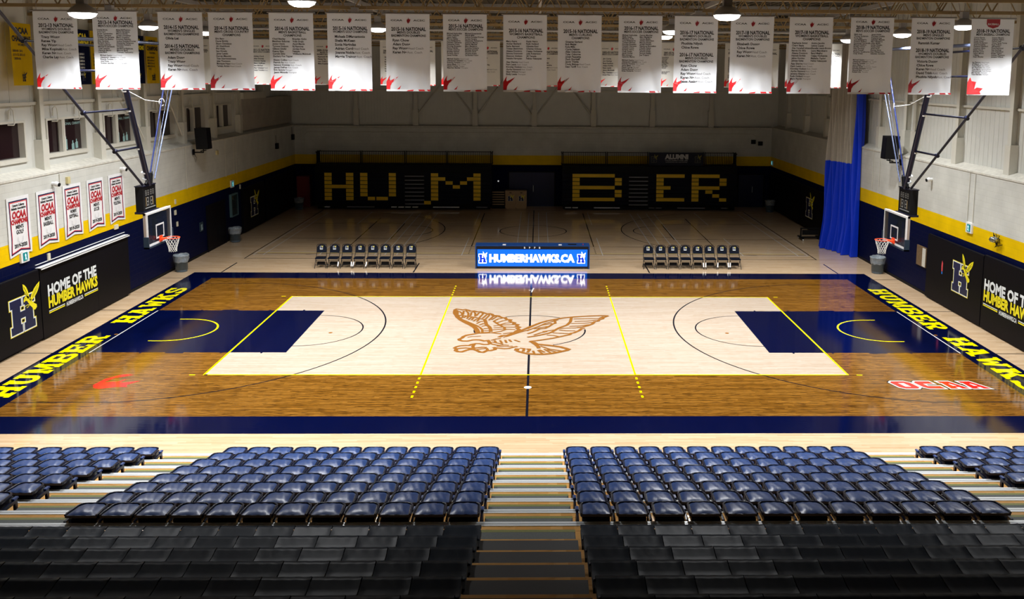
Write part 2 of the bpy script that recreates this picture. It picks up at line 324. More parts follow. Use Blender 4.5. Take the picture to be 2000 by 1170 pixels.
# ---- the H emblem with its hawk; (u,v) runs 0..1 over the H
WINGL = [(.56, 1.38), (.64, 1.33), (.71, 1.24), (.76, 1.12), (.79, 1.0), (.80, .92), (.74, .88), (.68, .98), (.62, 1.08), (.575, 1.22)]
WINGR = [(1.28, 1.27), (1.25, 1.14), (1.19, 1.03), (1.10, .93), (1.0, .85), (.90, .80), (.83, .84), (.90, .98), (1.02, 1.12), (1.15, 1.21)]
HBODY = [(.55, .87), (.60, .96), (.66, 1.0), (.74, .98), (.80, .93), (.88, .84), (.93, .74), (1.0, .68), (1.09, .62), (1.10, .54), (1.02, .48), (.93, .50), (.90, .58), (.82, .66), (.75, .76), (.70, .84), (.63, .86), (.58, .82)]
def emblem(parent, f, lift, blue=None, white=None, yellow=None, names=('emblem_letter', 'emblem_outline', 'emblem_hawk'), detail=True):
    """f(u,v,h) maps emblem coordinates and a height off the surface to local space."""
    g = lambda h: (lambda u, v: f(u, v, h))
    a = B(); a.ribbon(HP, .10, g(lift), closed=True); obj(names[1] + '_edge', a, yellow or M_yelp, parent)
    a = B(); a.ribbon(HP, .065, g(lift * 1.5), closed=True); obj(names[1], a, white or M_wht2, parent)
    a = B(); a.flat(HP, g(lift * 2)); obj(names[0], a, blue or M_navyp, parent)
    a = B()
    for P in (WINGL, WINGR, HBODY): a.flat(P, g(lift * 3), 0)
    if detail:
        for P in ([(.60, 1.28), (.68, 1.14), (.74, .98)], [(.585, 1.16), (.64, 1.1), (.70, .97)], [(1.2, 1.19), (1.06, 1.05), (.92, .9)], [(1.18, 1.1), (1.05, .98), (.95, .87)], [(.61, .92), (.66, .93)], [(.78, .9), (.86, .78)]):
            a.ribbon(P, .014, g(lift * 4), 1)
        for P in ([(.80, .68), (.70, .72), (.60, .70)], [(.76, .66), (.66, .64)]): a.ribbon(P, .022, g(lift * 4), 0)
    obj(names[2], a, [yellow or M_yelp, M_print], parent)

# ================================================================== lamps that light the hall
def make_lamp(x, y, z, label):
    t = thing('high_bay_lamp', label, 'lamp', (x, y, z), 0, 'high bay lamps under the roof')
    b = B(); b.lathe([(0.29, 0.0), (0.30, 0.03), (0.22, 0.12), (0.10, 0.2), (0.0, 0.2)], 20); obj('reflector', b, M_lampsh, t)
    b = B(); b.lathe([(0.28, 0.0), (0.255, -0.05), (0.16, -0.10), (0.0, -0.115)], 20); obj('lens', b, M_lampem, t)
    b = B(); b.box(-.09, .09, -.09, .09, .2, .38); obj('ballast_box', b, M_trussg, t)
    b = B(); b.tube((0, 0, .38), (0, 0, 11.47 - z), .012, 6); b.tube((-.12, 0, .38), (-.2, 0, .75), .008, 5); b.tube((.12, 0, .38), (.2, 0, .75), .008, 5); obj('hanger', b, M_trussg, t)
    ld = bpy.data.lights.new('lamp_light', 'AREA'); ld.shape = 'DISK'; ld.size = 0.5; ld.energy = LAMP_W * (.6 if y > 6 else 1.3 if y < -8.5 else 1.0); ld.spread = math.radians(LAMP_SPREAD); ld.color = (0.985, 0.99, 1.0)
    lo = bpy.data.objects.new('lamp_light', ld); COL.objects.link(lo); lo.parent = t; lo.location = (0, 0, -0.125)
    return t
_lm = {0: 'above the basket by the windows', 1: 'one of those over the free-throw area by the windows', 2: 'one of those over the free-throw area by the metal wall', 3: 'above the basket by the metal wall'}
for i, (x, y, z) in enumerate(LAMPS):
    col = 0 if x < -8 else 1 if x < 0 else 2 if x < 8 else 3
    row = 'over the far half of the court' if y > 1.5 else 'level with the rims' if y > -2 else 'over the near half of the court' if y > -6.5 else 'over the near sideline' if y > -8.5 else 'over the seating'
    wh = ('window side', 'centre, window half', 'centre, metal wall half', 'metal wall side')[col]
    make_lamp(x, y, z, 'glowing round lamp %s, %s line' % (row, wh))

# ================================================================== the hall
XW, YB, YF, ZT = 15.25, 28.7, -31.0, 11.5
def cells(b, xs, ys, pick, z=0.0):
    for i in range(len(xs) - 1):
        for j in range(len(ys) - 1):
            x0, x1, y0, y1 = xs[i], xs[i + 1], ys[j], ys[j + 1]
            m = pick((x0 + x1) / 2, (y0 + y1) / 2)
            if m is not None: b.quad((x0, y0, z), (x1, y0, z), (x1, y1, z), (x0, y1, z), m)
def pick(x, y):
    ax, ay = abs(x), abs(y)
    if ax > 14.22 or ay > 8.68: return 0
    if ax > 13.12 or ay > 7.6: return 1
    if ax > 7.3 and ay < 2.45: return 1
    if ax < 9 and ay < 4.5: return 2
    return 3
b = B()
cells(b, [-XW, -14.22, -13.12, -9, -7.3, 7.3, 9, 13.12, 14.22, XW], [YF, -8.68, -7.6, -4.5, -2.45, 2.45, 4.5, 7.6, 8.68, YB], pick)
b.box(-XW, XW, YF, YB, -0.3, -0.004, 0)
floor = obj('floor', b, [M_maple, M_fnavy, M_light, M_stain], kind='structure')
G = lambda z: (lambda u, v: (u, v, z))
def mark(name, rects=(), arcs=(), mats=M_fblk, z=0.0015, w=0.05, segs=()):
    b = B()
    for x0, x1, y0, y1 in rects: b.flat(rc(x0, y0, x1, y1), G(z))
    for p in arcs: b.ribbon(p, w, G(z))
    for (x0, y0, x1, y1) in segs: b.ribbon([(x0, y0), (x1, y1)], w, G(z))
    return obj(name, b, mats, floor)
def arc(cx, cy, r, a0, a1, n=32): return [(cx + r * math.cos(math.radians(a0 + (a1 - a0) * i / n)), cy + r * math.sin(math.radians(a0 + (a1 - a0) * i / n))) for i in range(n + 1)]
# volleyball court, yellow
mark('volleyball_boundary_line', arcs=[[(-9, -4.5), (9, -4.5), (9, 4.5), (-9, 4.5), (-9, -4.5), (-8.9, -4.5)]], mats=M_fyel, z=.003, w=.055)
for s in (-1, 1):
    mark('attack_line', segs=[(3 * s, -4.5, 3 * s, 4.5)], mats=M_fyel, z=.003, w=.055)
    mark('attack_line_dash', rects=[(3 * s - .03, 3 * s + .03, q * v - .075, q * v + .075) for v in (4.8, 5.16, 5.51, 5.87, 6.23) for q in (-1, 1)], mats=M_fyel, z=.003)
    mark('service_mark', rects=[(min(s * 9.24, s * 9.4), max(s * 9.24, s * 9.4), q * 4.52 - .03, q * 4.52 + .03) for q in (-1, 1)], mats=M_fyel, z=.003)
    # basketball lines
    th = math.degrees(math.asin(6.64 / 6.72)); cx = s * 11.54
    a = arc(cx, 0, 6.72, 180 - th, 180 + th, 60) if s > 0 else arc(cx, 0, 6.72, -th, th, 60)
    e0 = [(s * 13.12, 6.64)] if s > 0 else [(s * 13.12, -6.64)]
    mark('three_point_arc', arcs=[e0 + a + [(s * 13.12, -e0[0][1])]], z=.0015, w=.05)
    mark('free_throw_arc', arcs=[arc(s * 7.3, 0, 1.8, 90, 270) if s > 0 else arc(s * 7.3, 0, 1.8, -90, 90)], w=.045)
    a = arc(s * 11.54, 0, 1.27, 90, 270, 24) if s > 0 else arc(s * 11.54, 0, 1.27, 90, -90, 24)
    mark('restricted_area_arc', arcs=[[(s * 11.92, 1.27)] + a + [(s * 11.92, -1.27)]], mats=M_fyel, z=.002, w=.06)
    mark('baseline', rects=[(s * 13.14 - .02, s * 13.14 + .02, -2.5, 2.4)], mats=M_fwht, z=.002)
    for y in (2.45, -2.54, 7.58): mark('wall_side_line', rects=[(min(s * 14.22, s * XW), max(s * 14.22, s * XW), y - .025, y + .025)], w=.05)
    mark('corner_line', segs=[(s * 13.1, 8.7, s * 13.1, 10.66)], w=.06)
    mark('bench_line', segs=[(s * 5.03, 8.75, s * 5.03, 10.68)], w=.06)
    mark('lane_mark', rects=[(min(s * a_, s * b_), max(s * a_, s * b_), q * 2.45 - (0 if q > 0 else .09), q * 2.45 + (.09 if q > 0 else 0)) for a_, b_ in ((8.0, 8.06), (9.2, 9.26), (10.35, 10.9), (11.6, 11.66)) for q in (-1, 1)], mats=M_fnavy, z=.001)
mark('centre_line', segs=[(0, 8.75, 0, .47), (0, -2.67, 0, -7.6)], w=.065, z=.002)
mark('centre_circle', arcs=[arc(0, 0, 1.82, 177, 191, 4), arc(0, 0, 1.82, 54, 118, 16), arc(0, 0, 1.82, -66, 2, 16)], w=.05)
b = B(); b.flat(arc(0, -5.53, .105, 0, 342, 18)[:-1], G(.003)); obj('scorer_dot', b, M_fwht, floor)
b = B(); b.ribbon([(-.09, 5.55), (.04, 5.6)], .05, G(.003)); b.ribbon([(.02, 5.25), (.1, 5.95)], .05, G(.003)); obj('scorer_tick', b, M_fwht, floor)
for s in (-1, 1): 
    b = B(); b.flat(arc(s * 6.45, -.35, .07, 0, 330, 10)[:-1], G(.002)); obj('floor_plate', b, M_fbrn, floor)
# the practice court beyond
mark('practice_court_marking', segs=[(-13.08, 11.6, -13.08, 26.8), (13.08, 11.6, 13.08, 26.8), (-13.08, 11.66, 13.08, 11.66), (-13.08, 26.8, 13.08, 26.8), (0, 11.66, 0, 26.8), (-8.97, 14.8, -8.97, 23.6), (8.97, 14.8, 8.97, 23.6),
     (-7.28, 16.76, -7.28, 21.64), (7.28, 16.76, 7.28, 21.64), (-3, 14.72, -3, 25.6), (3, 14.72, 3, 25.6), (-9, 14.7, 9, 14.7), (-13.08, 16.82, -7.28, 16.82), (13.08, 16.82, 7.28, 16.82), (-13.08, 21.64, -7.28, 21.64), (13.08, 21.64, 7.28, 21.64), (-13.08, 12.72, 13.08, 12.72)], w=.05)
mark('practice_court_arc', arcs=[arc(0, 19.22, 1.8, 0, 360), arc(-11.5, 19.25, 6.7, -82, 82, 40), arc(11.5, 19.25, 6.7, 98, 262, 40), arc(-7.28, 19.22, 1.84, -90, 90), arc(7.28, 19.22, 1.84, 90, 270)], w=.05)
mark('practice_court_dash', rects=[(s * 3 - .03, s * 3 + .03, y - .05, y + .05) for s in (-1, 1) for y in (12.95, 13.3, 13.65, 14.0, 14.35)])
mark('badminton_marking', segs=[(s * x, y0, s * x, y1) for s in (-1, 1) for x, y0, y1 in ((12.95, 12.5, 26), (12.5, 12.5, 25.6), (9.91, 12.47, 17.15), (9.9, 21.3, 26), (7.35, 12.5, 25.6), (6.88, 12.5, 25.6), (6.33, 12.5, 25.6), (5.87, 12.5, 25.6), (3.3, 12.47, 17.15), (3.3, 21.3, 26), (.77, 12.47, 26), (.29, 12.47, 26))]
     + [(s * 12.95, 12.5, s * 6.88, 12.5) for s in (-1, 1)] + [(-6.3, 12.47, 6.3, 12.47)] + [(s * 12.95, 13.25, s * 6.88, 13.25) for s in (-1, 1)], mats=M_fwht, w=.035, z=.0016)
mark('gold_practice_line', segs=[(-12.9, 13.0, 12.9, 13.0)], mats=M_fyel, w=.03, z=.0012)
# lettering on the end bands
b = B(); f = lambda u, v: (-13.33 - v, u, .003); slab_text(b, 'HUMBER', f, -6.3, -.7, 0, .72, .08); obj('lettering', b, M_fyel, floor)
b = B(); slab_text(b, 'HAWKS', f, .79, 5.87, 0, .72, .08); obj('lettering', b, M_fyel, floor)
b = B(); f = lambda u, v: (13.33 + v, -u, .003); slab_text(b, 'HUMBER', f, -5.87, -.13, 0, .72, .08); obj('lettering', b, M_fyel, floor)
b = B(); slab_text(b, 'HAWKS', f, .81, 5.9, 0, .72, .08); obj('lettering', b, M_fyel, floor)
b = B()
for x in (-13.24, 13.24): b.flat(arc(x, -.55, .06, 0, 330, 10)[:-1], G(.003))
obj('floor_plate', b, M_fbrn, floor)
# red flame and red lettering near the corners
b = B(); b.flat([(-11.64, -5.35), (-11.52, -5.58), (-11.34, -5.65), (-10.98, -5.5), (-10.67, -5.5), (-10.76, -5.33), (-10.53, -5.01), (-10.86, -5.13), (-11.03, -5.16), (-10.96, -4.86), (-11.12, -5.07), (-11.46, -5.12), (-11.32, -4.78), (-11.08, -4.64), (-10.92, -4.5), (-11.18, -4.55), (-11.0, -4.42), (-11.3, -4.52), (-11.55, -4.85)], G(.003))
obj('flame_logo', b, M_fred, floor)
OC = {'O': [(.0, .14), (.12, 0), (.88, 0), (1, .14), (1, .86), (.88, 1), (.12, 1), (0, .86)]}
fo = lambda z: (lambda u, v: (9.9 + u - .21 * (v - .35) / .7, -5.63 + v, z))
for nm, dl, m, z in (('logo_shadow', .15, M_fblk, .003), ('logo_outline', .10, M_fwht, .004), ('logo_lettering', 0, M_fred, .005)):
    b = B(); g = fo(z)
    for q in ([(.08, .1), (.18, 0), (.52, 0), (.62, .1), (.62, .48), (.52, .58), (.18, .58), (.08, .48)], [(.74, .1), (.84, 0), (1.26, 0), (1.26, .2), (.92, .2), (.92, .38), (1.22, .38), (1.22, .58), (.84, .58), (.74, .48)]):
        b.flat(q, g)
        if dl: b.ribbon(q, dl, g, closed=True)
    for x in (1.42, 2.0):
        for q in ([(x, .0), (x + .2, 0), (x + .2, .12), (x + .3, .12), (x + .3, .0), (x + .50, 0), (x + .34, .58), (x + .02, .58), (x + .02, .44), (x + .06, .44)],):
            q = [(p[0], p[1]) for p in q]
            b.flat(q, g)
            if dl: b.ribbon(q, dl, g, closed=True)
    obj(nm, b, m, floor)
b = B()
b.flat(rc(.29, .16, .41, .42), fo(.0055)); b.ribbon(rc(.29, .16, .41, .42), .04, fo(.0055), closed=True)
for x in (1.42, 2.0): b.flat([(x + .2, .22), (x + .31, .22), (x + .24, .38), (x + .2, .38)], fo(.0055))
obj('logo_outline', b, M_fwht, floor)
EAGLE=[(.07,[(-2.64,1.96),(-2.68,2.22),(-2.69,2.58),(-2.64,2.68),(-2.52,2.62),(-2.42,2.55),(-2.33,2.62),(-2.22,2.52),(-2.13,2.39),(-2.01,2.42),(-1.88,2.29),(-1.77,2.32),(-1.64,2.16),(-1.53,2.03),(-1.43,2.06),(-1.34,1.97),(-1.29,1.77),(-1.21,1.81),(-1.11,1.77),(-1.05,1.62),(-.97,1.52),(-.87,1.52),(-.81,1.31),(-.66,1.24),(-.7,1.06),(-.61,.94),(-.52,.88),(-.55,.73),(-.4,.64),(-.45,.46),(-.34,.32),(-.42,.17),(-.34,.03),(-.43,-.11),(-.5,-.34)]),(.1,[(-2.66,2.52),(-2.61,1.99),(-2.5,1.56),(-2.35,1.2),(-2.18,.9),(-2.0,.62),(-1.85,.35),(-1.75,.05),(-1.68,-.34)]),(.05,[(-2.42,1.39),(-2.19,1.08),(-1.98,.78),(-1.8,.54),(-1.65,.28),(-1.56,-.0),(-1.54,-.34)]),(.07,[(-1.7,-.41),(-1.85,-.51),(-2.03,-.62),(-2.12,-.78),(-2.15,-.94),(-2.23,-1.07),(-2.2,-1.18),(-2.1,-1.26),(-1.95,-1.27),(-1.8,-1.15),(-1.68,-1.13),(-1.56,-1.15),(-1.43,-1.25),(-1.31,-1.2),(-1.22,-1.51)]),(.05,[(-1.7,-.4),(-1.39,-.37),(-1.25,-.34),(-1.03,-.42),(-.92,-.46)]),(.03,[(-1.98,-.86),(-1.86,-.78),(-1.71,-.75),(-1.56,-.72)]),(.06,[(-1.22,-1.52),(-1.29,-1.62),(-1.41,-1.64),(-1.56,-1.54),(-1.68,-1.54),(-1.8,-1.62),(-1.86,-1.74),(-2.0,-1.74),(-2.14,-1.77),(-2.24,-1.87),(-2.29,-2.0),(-2.22,-2.09),(-2.08,-2.02),(-1.95,-1.99),(-1.77,-2.04),(-1.62,-1.99),(-1.45,-1.92),(-1.3,-1.94)]),(.05,[(-1.22,-1.54),(-1.05,-1.67),(-.93,-1.72),(-.76,-1.69),(-.63,-1.72)]),(.07,[(-2.22,-2.09),(-2.23,-2.26),(-2.15,-2.37),(-2.03,-2.39),(-1.93,-2.26),(-1.82,-2.14),(-1.69,-2.14),(-1.58,-2.26),(-1.48,-2.41),(-1.38,-2.44),(-1.28,-2.26),(-1.17,-2.26),(-1.05,-2.16),(-1.03,-2.03),(-1.1,-1.92)]),(.06,[(-1.71,-1.58),(-1.74,-1.82),(-1.7,-2.09)]),(.05,[(-1.61,-2.17),(-1.47,-2.09),(-1.3,-2.04),(-1.26,-2.21)]),(.06,[(-1.03,-1.97),(-.91,-2.02),(-.75,-2.07),(-.62,-2.04),(-.5,-1.92),(-.36,-1.84)]),(.04,[(-1.01,-1.79),(-.86,-1.84),(-.65,-1.84),(-.51,-1.79)]),(.08,[(-.5,-.34),(-.7,-.61),(-.88,-.67),(-.98,-.86)]),(.07,[(-.5,-.34),(-.3,-.11),(-.08,.23),(.06,.47)]),(.04,[(-.84,-.86),(-.65,-.67),(-.42,-.39),(-.16,-.11),(.06,.12)]),(.09,[(-.39,-2.26),(-.36,-2.04)]),(.07,[(-.39,-2.27),(-.27,-2.4),(-.05,-2.57),(.09,-2.62)]),(.05,[(-.29,-2.01),(-.15,-2.06),(-.18,-2.36)]),(.05,[(-.09,-2.09),(.02,-2.11),(-.04,-2.45)]),(.04,[(-2.54,1.86),(-2.57,2.38),(-2.5,2.32),(-2.41,2.09),(-2.36,1.86)]),(.04,[(-2.35,1.93),(-2.37,2.38),(-2.29,2.45),(-2.18,2.12),(-2.16,1.74)]),(.04,[(-2.08,1.74),(-2.08,2.19),(-2.0,2.32),(-1.93,2.06),(-1.91,1.67)]),(.04,[(-1.88,1.74),(-1.81,2.16),(-1.71,2.22),(-1.66,2.0),(-1.76,1.49)]),(.04,[(-1.64,1.42),(-1.53,1.87),(-1.45,2.0),(-1.43,1.8),(-1.54,1.3)]),(.04,[(-1.41,1.18),(-1.3,1.62),(-1.19,1.74),(-1.17,1.62),(-1.32,1.24)]),(.04,[(-1.24,1.06),(-1.09,1.37),(-.88,1.49)]),(.04,[(-1.15,.82),(-.92,1.12),(-.71,1.27)]),(.04,[(-1.06,.58),(-.82,.82),(-.58,.91)]),(.04,[(-1.21,.46),(-.98,.58),(-.74,.61),(-.45,.64)]),(.04,[(-1.2,.23),(-.89,.34),(-.44,.32)]),(.04,[(-1.22,-.0),(-.88,.11),(-.48,.03)]),(.04,[(-1.24,-.34),(-.95,-.17),(-.8,.03)]),(.04,[(-.86,-.45),(-.55,-.31)]),(.05,[(-2.49,1.83),(-2.28,1.77),(-2.11,1.67),(-1.9,1.55),(-1.72,1.39),(-1.55,1.24)]),(.04,[(-2.46,1.73),(-2.41,1.86),(-2.33,1.74),(-2.36,1.48)]),(.04,[(-2.29,1.48),(-2.24,1.67),(-2.14,1.64),(-2.18,1.36)]),(.04,[(-2.11,1.24),(-2.03,1.55),(-1.95,1.55),(-2.0,1.18)]),(.04,[(-1.93,1.05),(-1.85,1.3),(-1.75,1.36),(-1.81,.99)]),(.04,[(-1.8,.75),(-1.7,.99),(-1.57,1.06)]),(.04,[(-1.7,.57),(-1.58,.75),(-1.47,.69)]),(.04,[(-1.61,.4),(-1.49,.52),(-1.37,.46)]),(.04,[(-1.53,.11),(-1.31,.23)]),(.04,[(-1.5,-.12),(-1.28,-.06)]),(.04,[(-1.5,-.31),(-1.29,-.28)]),(.07,[(-1.55,1.24),(-1.46,.63),(-1.34,.34),(-1.29,.05),(-1.27,-.23)]),(.05,[(-1.24,1.06),(-.99,.52),(-.85,.29),(-.81,-.0)]),(.04,[(-1.21,-1.2),(-1.06,-1.04),(-.91,-.99)]),(.04,[(-1.18,-1.36),(-1.03,-1.46),(-.81,-1.61)]),(.04,[(-1.1,-1.2),(-1.05,-1.41)]),(.04,[(-.93,-1.18),(-.85,-1.51)]),(.04,[(-.77,-1.15),(-.71,-1.46)]),(.04,[(-.65,-1.1),(-.56,-1.36)]),(.04,[(-.48,-1.15),(-.29,-1.36)]),(.07,[(-.1,.13),(.09,.48),(.35,.86),(.59,1.11),(.87,1.31),(1.14,1.48),(1.42,1.59),(1.73,1.68),(2.11,1.76),(2.5,1.81),(2.73,1.78)]),(.04,[(-.09,-.12),(.06,.11),(.3,.43),(.53,.81),(.74,1.0),(.96,1.25)]),(.06,[(2.73,1.78),(2.54,1.55),(2.5,1.37),(2.37,1.26),(2.33,1.09),(2.2,1.01),(2.1,.71),(1.97,.55),(1.74,.33),(1.56,.28)]),(.06,[(1.83,.17),(1.72,.16),(1.62,-.09),(1.44,-.34),(1.35,-.39),(1.3,-.54),(1.17,-.64),(.97,-.79),(.77,-.94),(.49,-1.09),(.27,-1.21),(.01,-1.3)]),(.04,[(2.55,1.69),(2.38,1.42),(2.02,1.4),(1.5,1.37)]),(.04,[(2.31,1.23),(1.97,1.09),(1.52,1.03)]),(.04,[(2.14,.93),(1.84,.82),(1.39,.79)]),(.04,[(2.01,.65),(1.67,.49),(1.32,.43)]),(.04,[(1.55,.25),(1.23,.22),(.99,.17)]),(.04,[(1.5,-.11),(1.21,-.11),(.96,.01)]),(.04,[(1.29,-.44),(1.06,-.4),(.75,-.35)]),(.04,[(.97,-.79),(.77,-.65),(.56,-.6)]),(.06,[(1.43,1.54),(1.37,.98),(1.25,.6),(1.11,.41),(.99,.27),(.84,-.01),(.72,-.27),(.58,-.42),(.41,-.55),(.21,-.7),(-.07,-.85)]),(.05,[(.84,1.2),(.86,.81),(.77,.73),(.65,.43),(.5,.17),(.32,.11),(.21,-.09),(.1,-.27),(-.07,-.45)]),(.04,[(.35,.54),(.53,.65),(.74,.81)]),(.04,[(.14,.11),(.35,.27),(.62,.43)]),(.04,[(.42,-.2),(.64,-.09),(.81,.01)]),(.04,[(.14,-.6),(.35,-.35),(.57,-.19)]),(.07,[(.01,-1.3),(.09,-1.4),(.19,-1.61),(.27,-1.84),(.3,-2.04)]),(.08,[(.12,-1.37),(.24,-1.61),(.65,-1.74),(.96,-1.88),(1.13,-2.04),(1.21,-2.13),(1.15,-2.24),(.96,-2.37),(.8,-2.48),(.64,-2.57),(.41,-2.63),(.19,-2.63),(-.06,-2.58)]),(.04,[(.12,-2.28),(.16,-2.55)]),(.04,[(.27,-2.22),(.41,-2.59)]),(.04,[(.31,-2.17),(.48,-2.44)]),(.04,[(.46,-2.11),(.66,-2.5)]),(.04,[(.52,-2.15),(.84,-2.41)]),(.04,[(.34,-1.79),(.62,-2.11),(.99,-2.3)]),(.04,[(-.05,-2.15),(.01,-2.17),(.03,-2.26)])]
b = B()
for i, (wd, pts) in enumerate(EAGLE): b.ribbon(pts, wd * 1.6 + .01, G(.004 + 6e-5 * i))
obj('eagle_drawing', b, M_fbrn, floor)

# ---- walls
WINS = [(-3.2, -.55), (.67, 3.25), (4.52, 7.1), (8.4, 10.95), (12.25, 14.6), (16.05, 18.35)]
b = B()
b.box(-XW - .7, -XW, YF, YB + .7, -.3, 5.15, 0)
b.add([(-XW + .02, YF, 5.15), (-XW - .5, YF, 5.32), (-XW - .5, YB, 5.32), (-XW + .02, YB, 5.15), (-XW + .02, YF, 5.09), (-XW + .02, YB, 5.09), (-XW - .1, YF, 5.09), (-XW - .1, YB, 5.09)], [(0, 3, 2, 1), (0, 4, 5, 3), (4, 6, 7, 5)], 1)
xa, xb = -15.95, -15.7
b.box(xa, xb, YF, YB + .4, 6.82, ZT, 2); b.box(xa, xb, YF, YB + .4, 5.15, 5.60, 2)
ye = [YF] + [v for wn in WINS for v in wn] + [YB + .4]
for i in range(0, len(ye), 2): b.box(xa, xb, ye[i], ye[i + 1], 5.60, 6.82, 2)
for k in range(30): b.box(xb, xb + .012, -3.4 + k * 1.1, -3.37 + k * 1.1, 7.0, ZT, 2)
obj('wall_left', b, [M_wall, M_ledge, M_panel], kind='structure')
b = B()
b.box(XW, XW + .7, YF, YB + .7, -.3, 5.15, 0)
b.add([(XW - .02, YF, 5.15), (XW + .5, YF, 5.32), (XW + .5, YB, 5.32), (XW - .02, YB, 5.15), (XW - .02, YF, 5.09), (XW - .02, YB, 5.09), (XW + .1, YF, 5.09), (XW + .1, YB, 5.09)], [(0, 1, 2, 3), (0, 3, 5, 4), (4, 5, 7, 6)], 1)
b.box(15.7, 15.95, YF, YB + .4, 5.15, ZT, 2)
for k in range(110): b.box(15.692, 15.7, -6 + k * .31, -6 + k * .31 + .05, 5.3, ZT, 2)
obj('wall_right', b, [M_wall, M_ledge, M_panel], kind='structure')
b = B()
b.box(-XW, XW, YB, YB + .7, -.3, 5.12, 0)
b.add([(-XW, YB - .02, 5.12), (XW, YB - .02, 5.12), (XW, YB + .45, 5.2), (-XW, YB + .45, 5.2), (-XW, YB - .02, 5.05), (XW, YB - .02, 5.05)], [(0, 1, 2, 3), (0, 4, 5, 1)], 1)
b.box(-XW - .7, XW + .7, YB + .42, YB + .7, 5.12, ZT, 2)
for k in range(160): b.box(-15 + k * .19, -15 + k * .19 + .03, YB + .405, YB + .42, 5.2, ZT, 2)
obj('wall_back', b, [M_wall, M_ledge, M_panel], kind='structure')
b = B(); b.box(-XW - .7, XW + .7, YF - .3, YF, -.3, ZT); obj('wall_front', b, mat('dim_grey_paint', (.12, .12, .12)), kind='structure')
b = B(); b.box(-XW - .7, XW + .7, YF, YB + .7, ZT, ZT + .2)
for k in range(100): b.box(-XW + k * .3, -XW + k * .3 + .12, YF, YB, ZT - .05, ZT)
obj('ceiling', b, M_deck, kind='structure')
for s, nm in ((-1, 'left'), (1, 'right')):
    b = B(); b.box(min(s * XW, s * (XW - .012)), max(s * XW, s * (XW - .012)), YF, YB, 0.001, .11); obj('baseboard_' + nm, b, M_blk, kind='structure')
b = B(); b.box(-XW, XW, YB - .012, YB, 0.001, .11); obj('baseboard_back', b, M_blk, kind='structure')
# girts and conduits (trim)
n_trim = 0
def trim(b, m):
    global n_trim; n_trim += 1
    return obj('trim_%d' % n_trim, b, m, kind='structure')
b = B(); b.box(-15.7, -15.6, YF, 19, 7.28, 7.38); trim(b, M_steelw)
b = B(); b.box(15.6, 15.7, YF, YB, 7.28, 7.36); trim(b, M_steelw)
b = B(); b.box(-XW, XW, YB + .3, YB + .42, 7.3, 7.42); trim(b, M_steelw)
b = B(); b.box(-15.7, -15.4, 19.25, YB, 5.33, 7.0, 0); b.box(-15.7, -15.3, 19.25, 23.2, 7.0, 7.35, 1); trim(b, [M_infill, M_steelw])
b = B(); b.path([(-14.6, YB - .03, 3.4), (-14.6, YB - .03, 4.55), (-14.4, YB - .03, 4.72), (14.0, YB - .03, 4.72), (14.25, YB - .03, 4.55), (14.25, YB - .03, 4.3)], .02, 6); b.path([(-14.8, YB - .03, 3.3), (-14.8, YB - .03, 4.85), (-14.6, YB - .03, 5.0), (14.6, YB - .03, 5.0)], .018, 6); trim(b, M_steelw)
b = B()
for y in (10.9, 15.9, 17.1, 17.5): b.path([(-XW + .02, y, 5.1), (-XW + .02, y, 3.25)], .014, 6)
b.path([(-XW + .02, .45, 5.05), (-XW + .02, .45, 4.75)], .012, 6); trim(b, M_steelw)
b = B()
for y in (10.2, 11.0, 1.55, 1.95): b.path([(XW - .02, y, 5.1), (XW - .02, y, 3.3 if y > 5 else 3.3)], .012, 6)
trim(b, M_steelw)

def column(x, y, face, name, lab=None):
    """face: unit vector (fx, fy) into the room; the pedestal stands on the ledge, the steel section rises from it."""
    fx, fy = face; t = thing('wall_column', None, None, (x, y, 5.14), 0, None, 'structure')
    b = B()
    def bx(n0, n1, a0, a1, z0, z1):      # n: along the face normal, a: along the wall
        if fx: b.box(min(n0 * fx, n1 * fx), max(n0 * fx, n1 * fx), a0, a1, z0, z1)
        else: b.box(a0, a1, min(n0 * fy, n1 * fy), max(n0 * fy, n1 * fy), z0, z1)
    bx(0.0, .30, -.17, .17, 0, 1.04); obj('pedestal', b, M_steelw, t)
    b = B(); bx(.02, .04, -.11, .11, 1.04, 6.2); bx(.24, .26, -.11, .11, 1.04, 6.2); bx(.04, .24, -.008, .008, 1.04, 6.2); obj('steel_section', b, M_steelw, t)
    return t
for k in range(-1, 6):
    y = .12 + 3.8 * k; column(-15.72, y, (1, 0), 'l')
for k in range(-1, 7):
    column(15.72, 3.7 + 3.74 * k, (-1, 0), 'r')
column(15.72, 8.35, (-1, 0), 'r')
for k in range(-3, 4): column(3.78 * k, 29.12, (0, -1), 'b')
def brace(p0, p1, r=.045):
    b = B(); b.tube(p0, p1, r, 6); return obj('wall_brace', b, M_steelw, kind='structure')
for x0, x1 in ((-7.4, -5.7), (-3.95, -5.65), (-3.6, -1.95), (-.2, -1.85), (.2, 1.85), (3.6, 1.95)): brace((x0, 29.0, 5.9), (x1, 29.0, 7.9 + .2))
brace((-15.5, 11.3, 5.6), (-15.5, 7.9, 9.8), .04); brace((-15.5, 4.1, 9.6), (-15.5, 7.45, 5.7), .035)
# small half-round conduit straps above the windows
for y0, y1 in WINS[:5]:
    for y in (y0 + .35, y0 + 1.75):
        b = B(); b.path([(-15.66, y, 6.72), (-15.5, y + .05, 6.72), (-15.5, y + .1, 6.8), (-15.52, y + .1, 7.15), (-15.56, y + .05, 7.2), (-15.6, y, 7.15), (-15.62, y, 6.9)], .022, 6); o = obj('window_bracket', b, M_steelw, kind='structure')
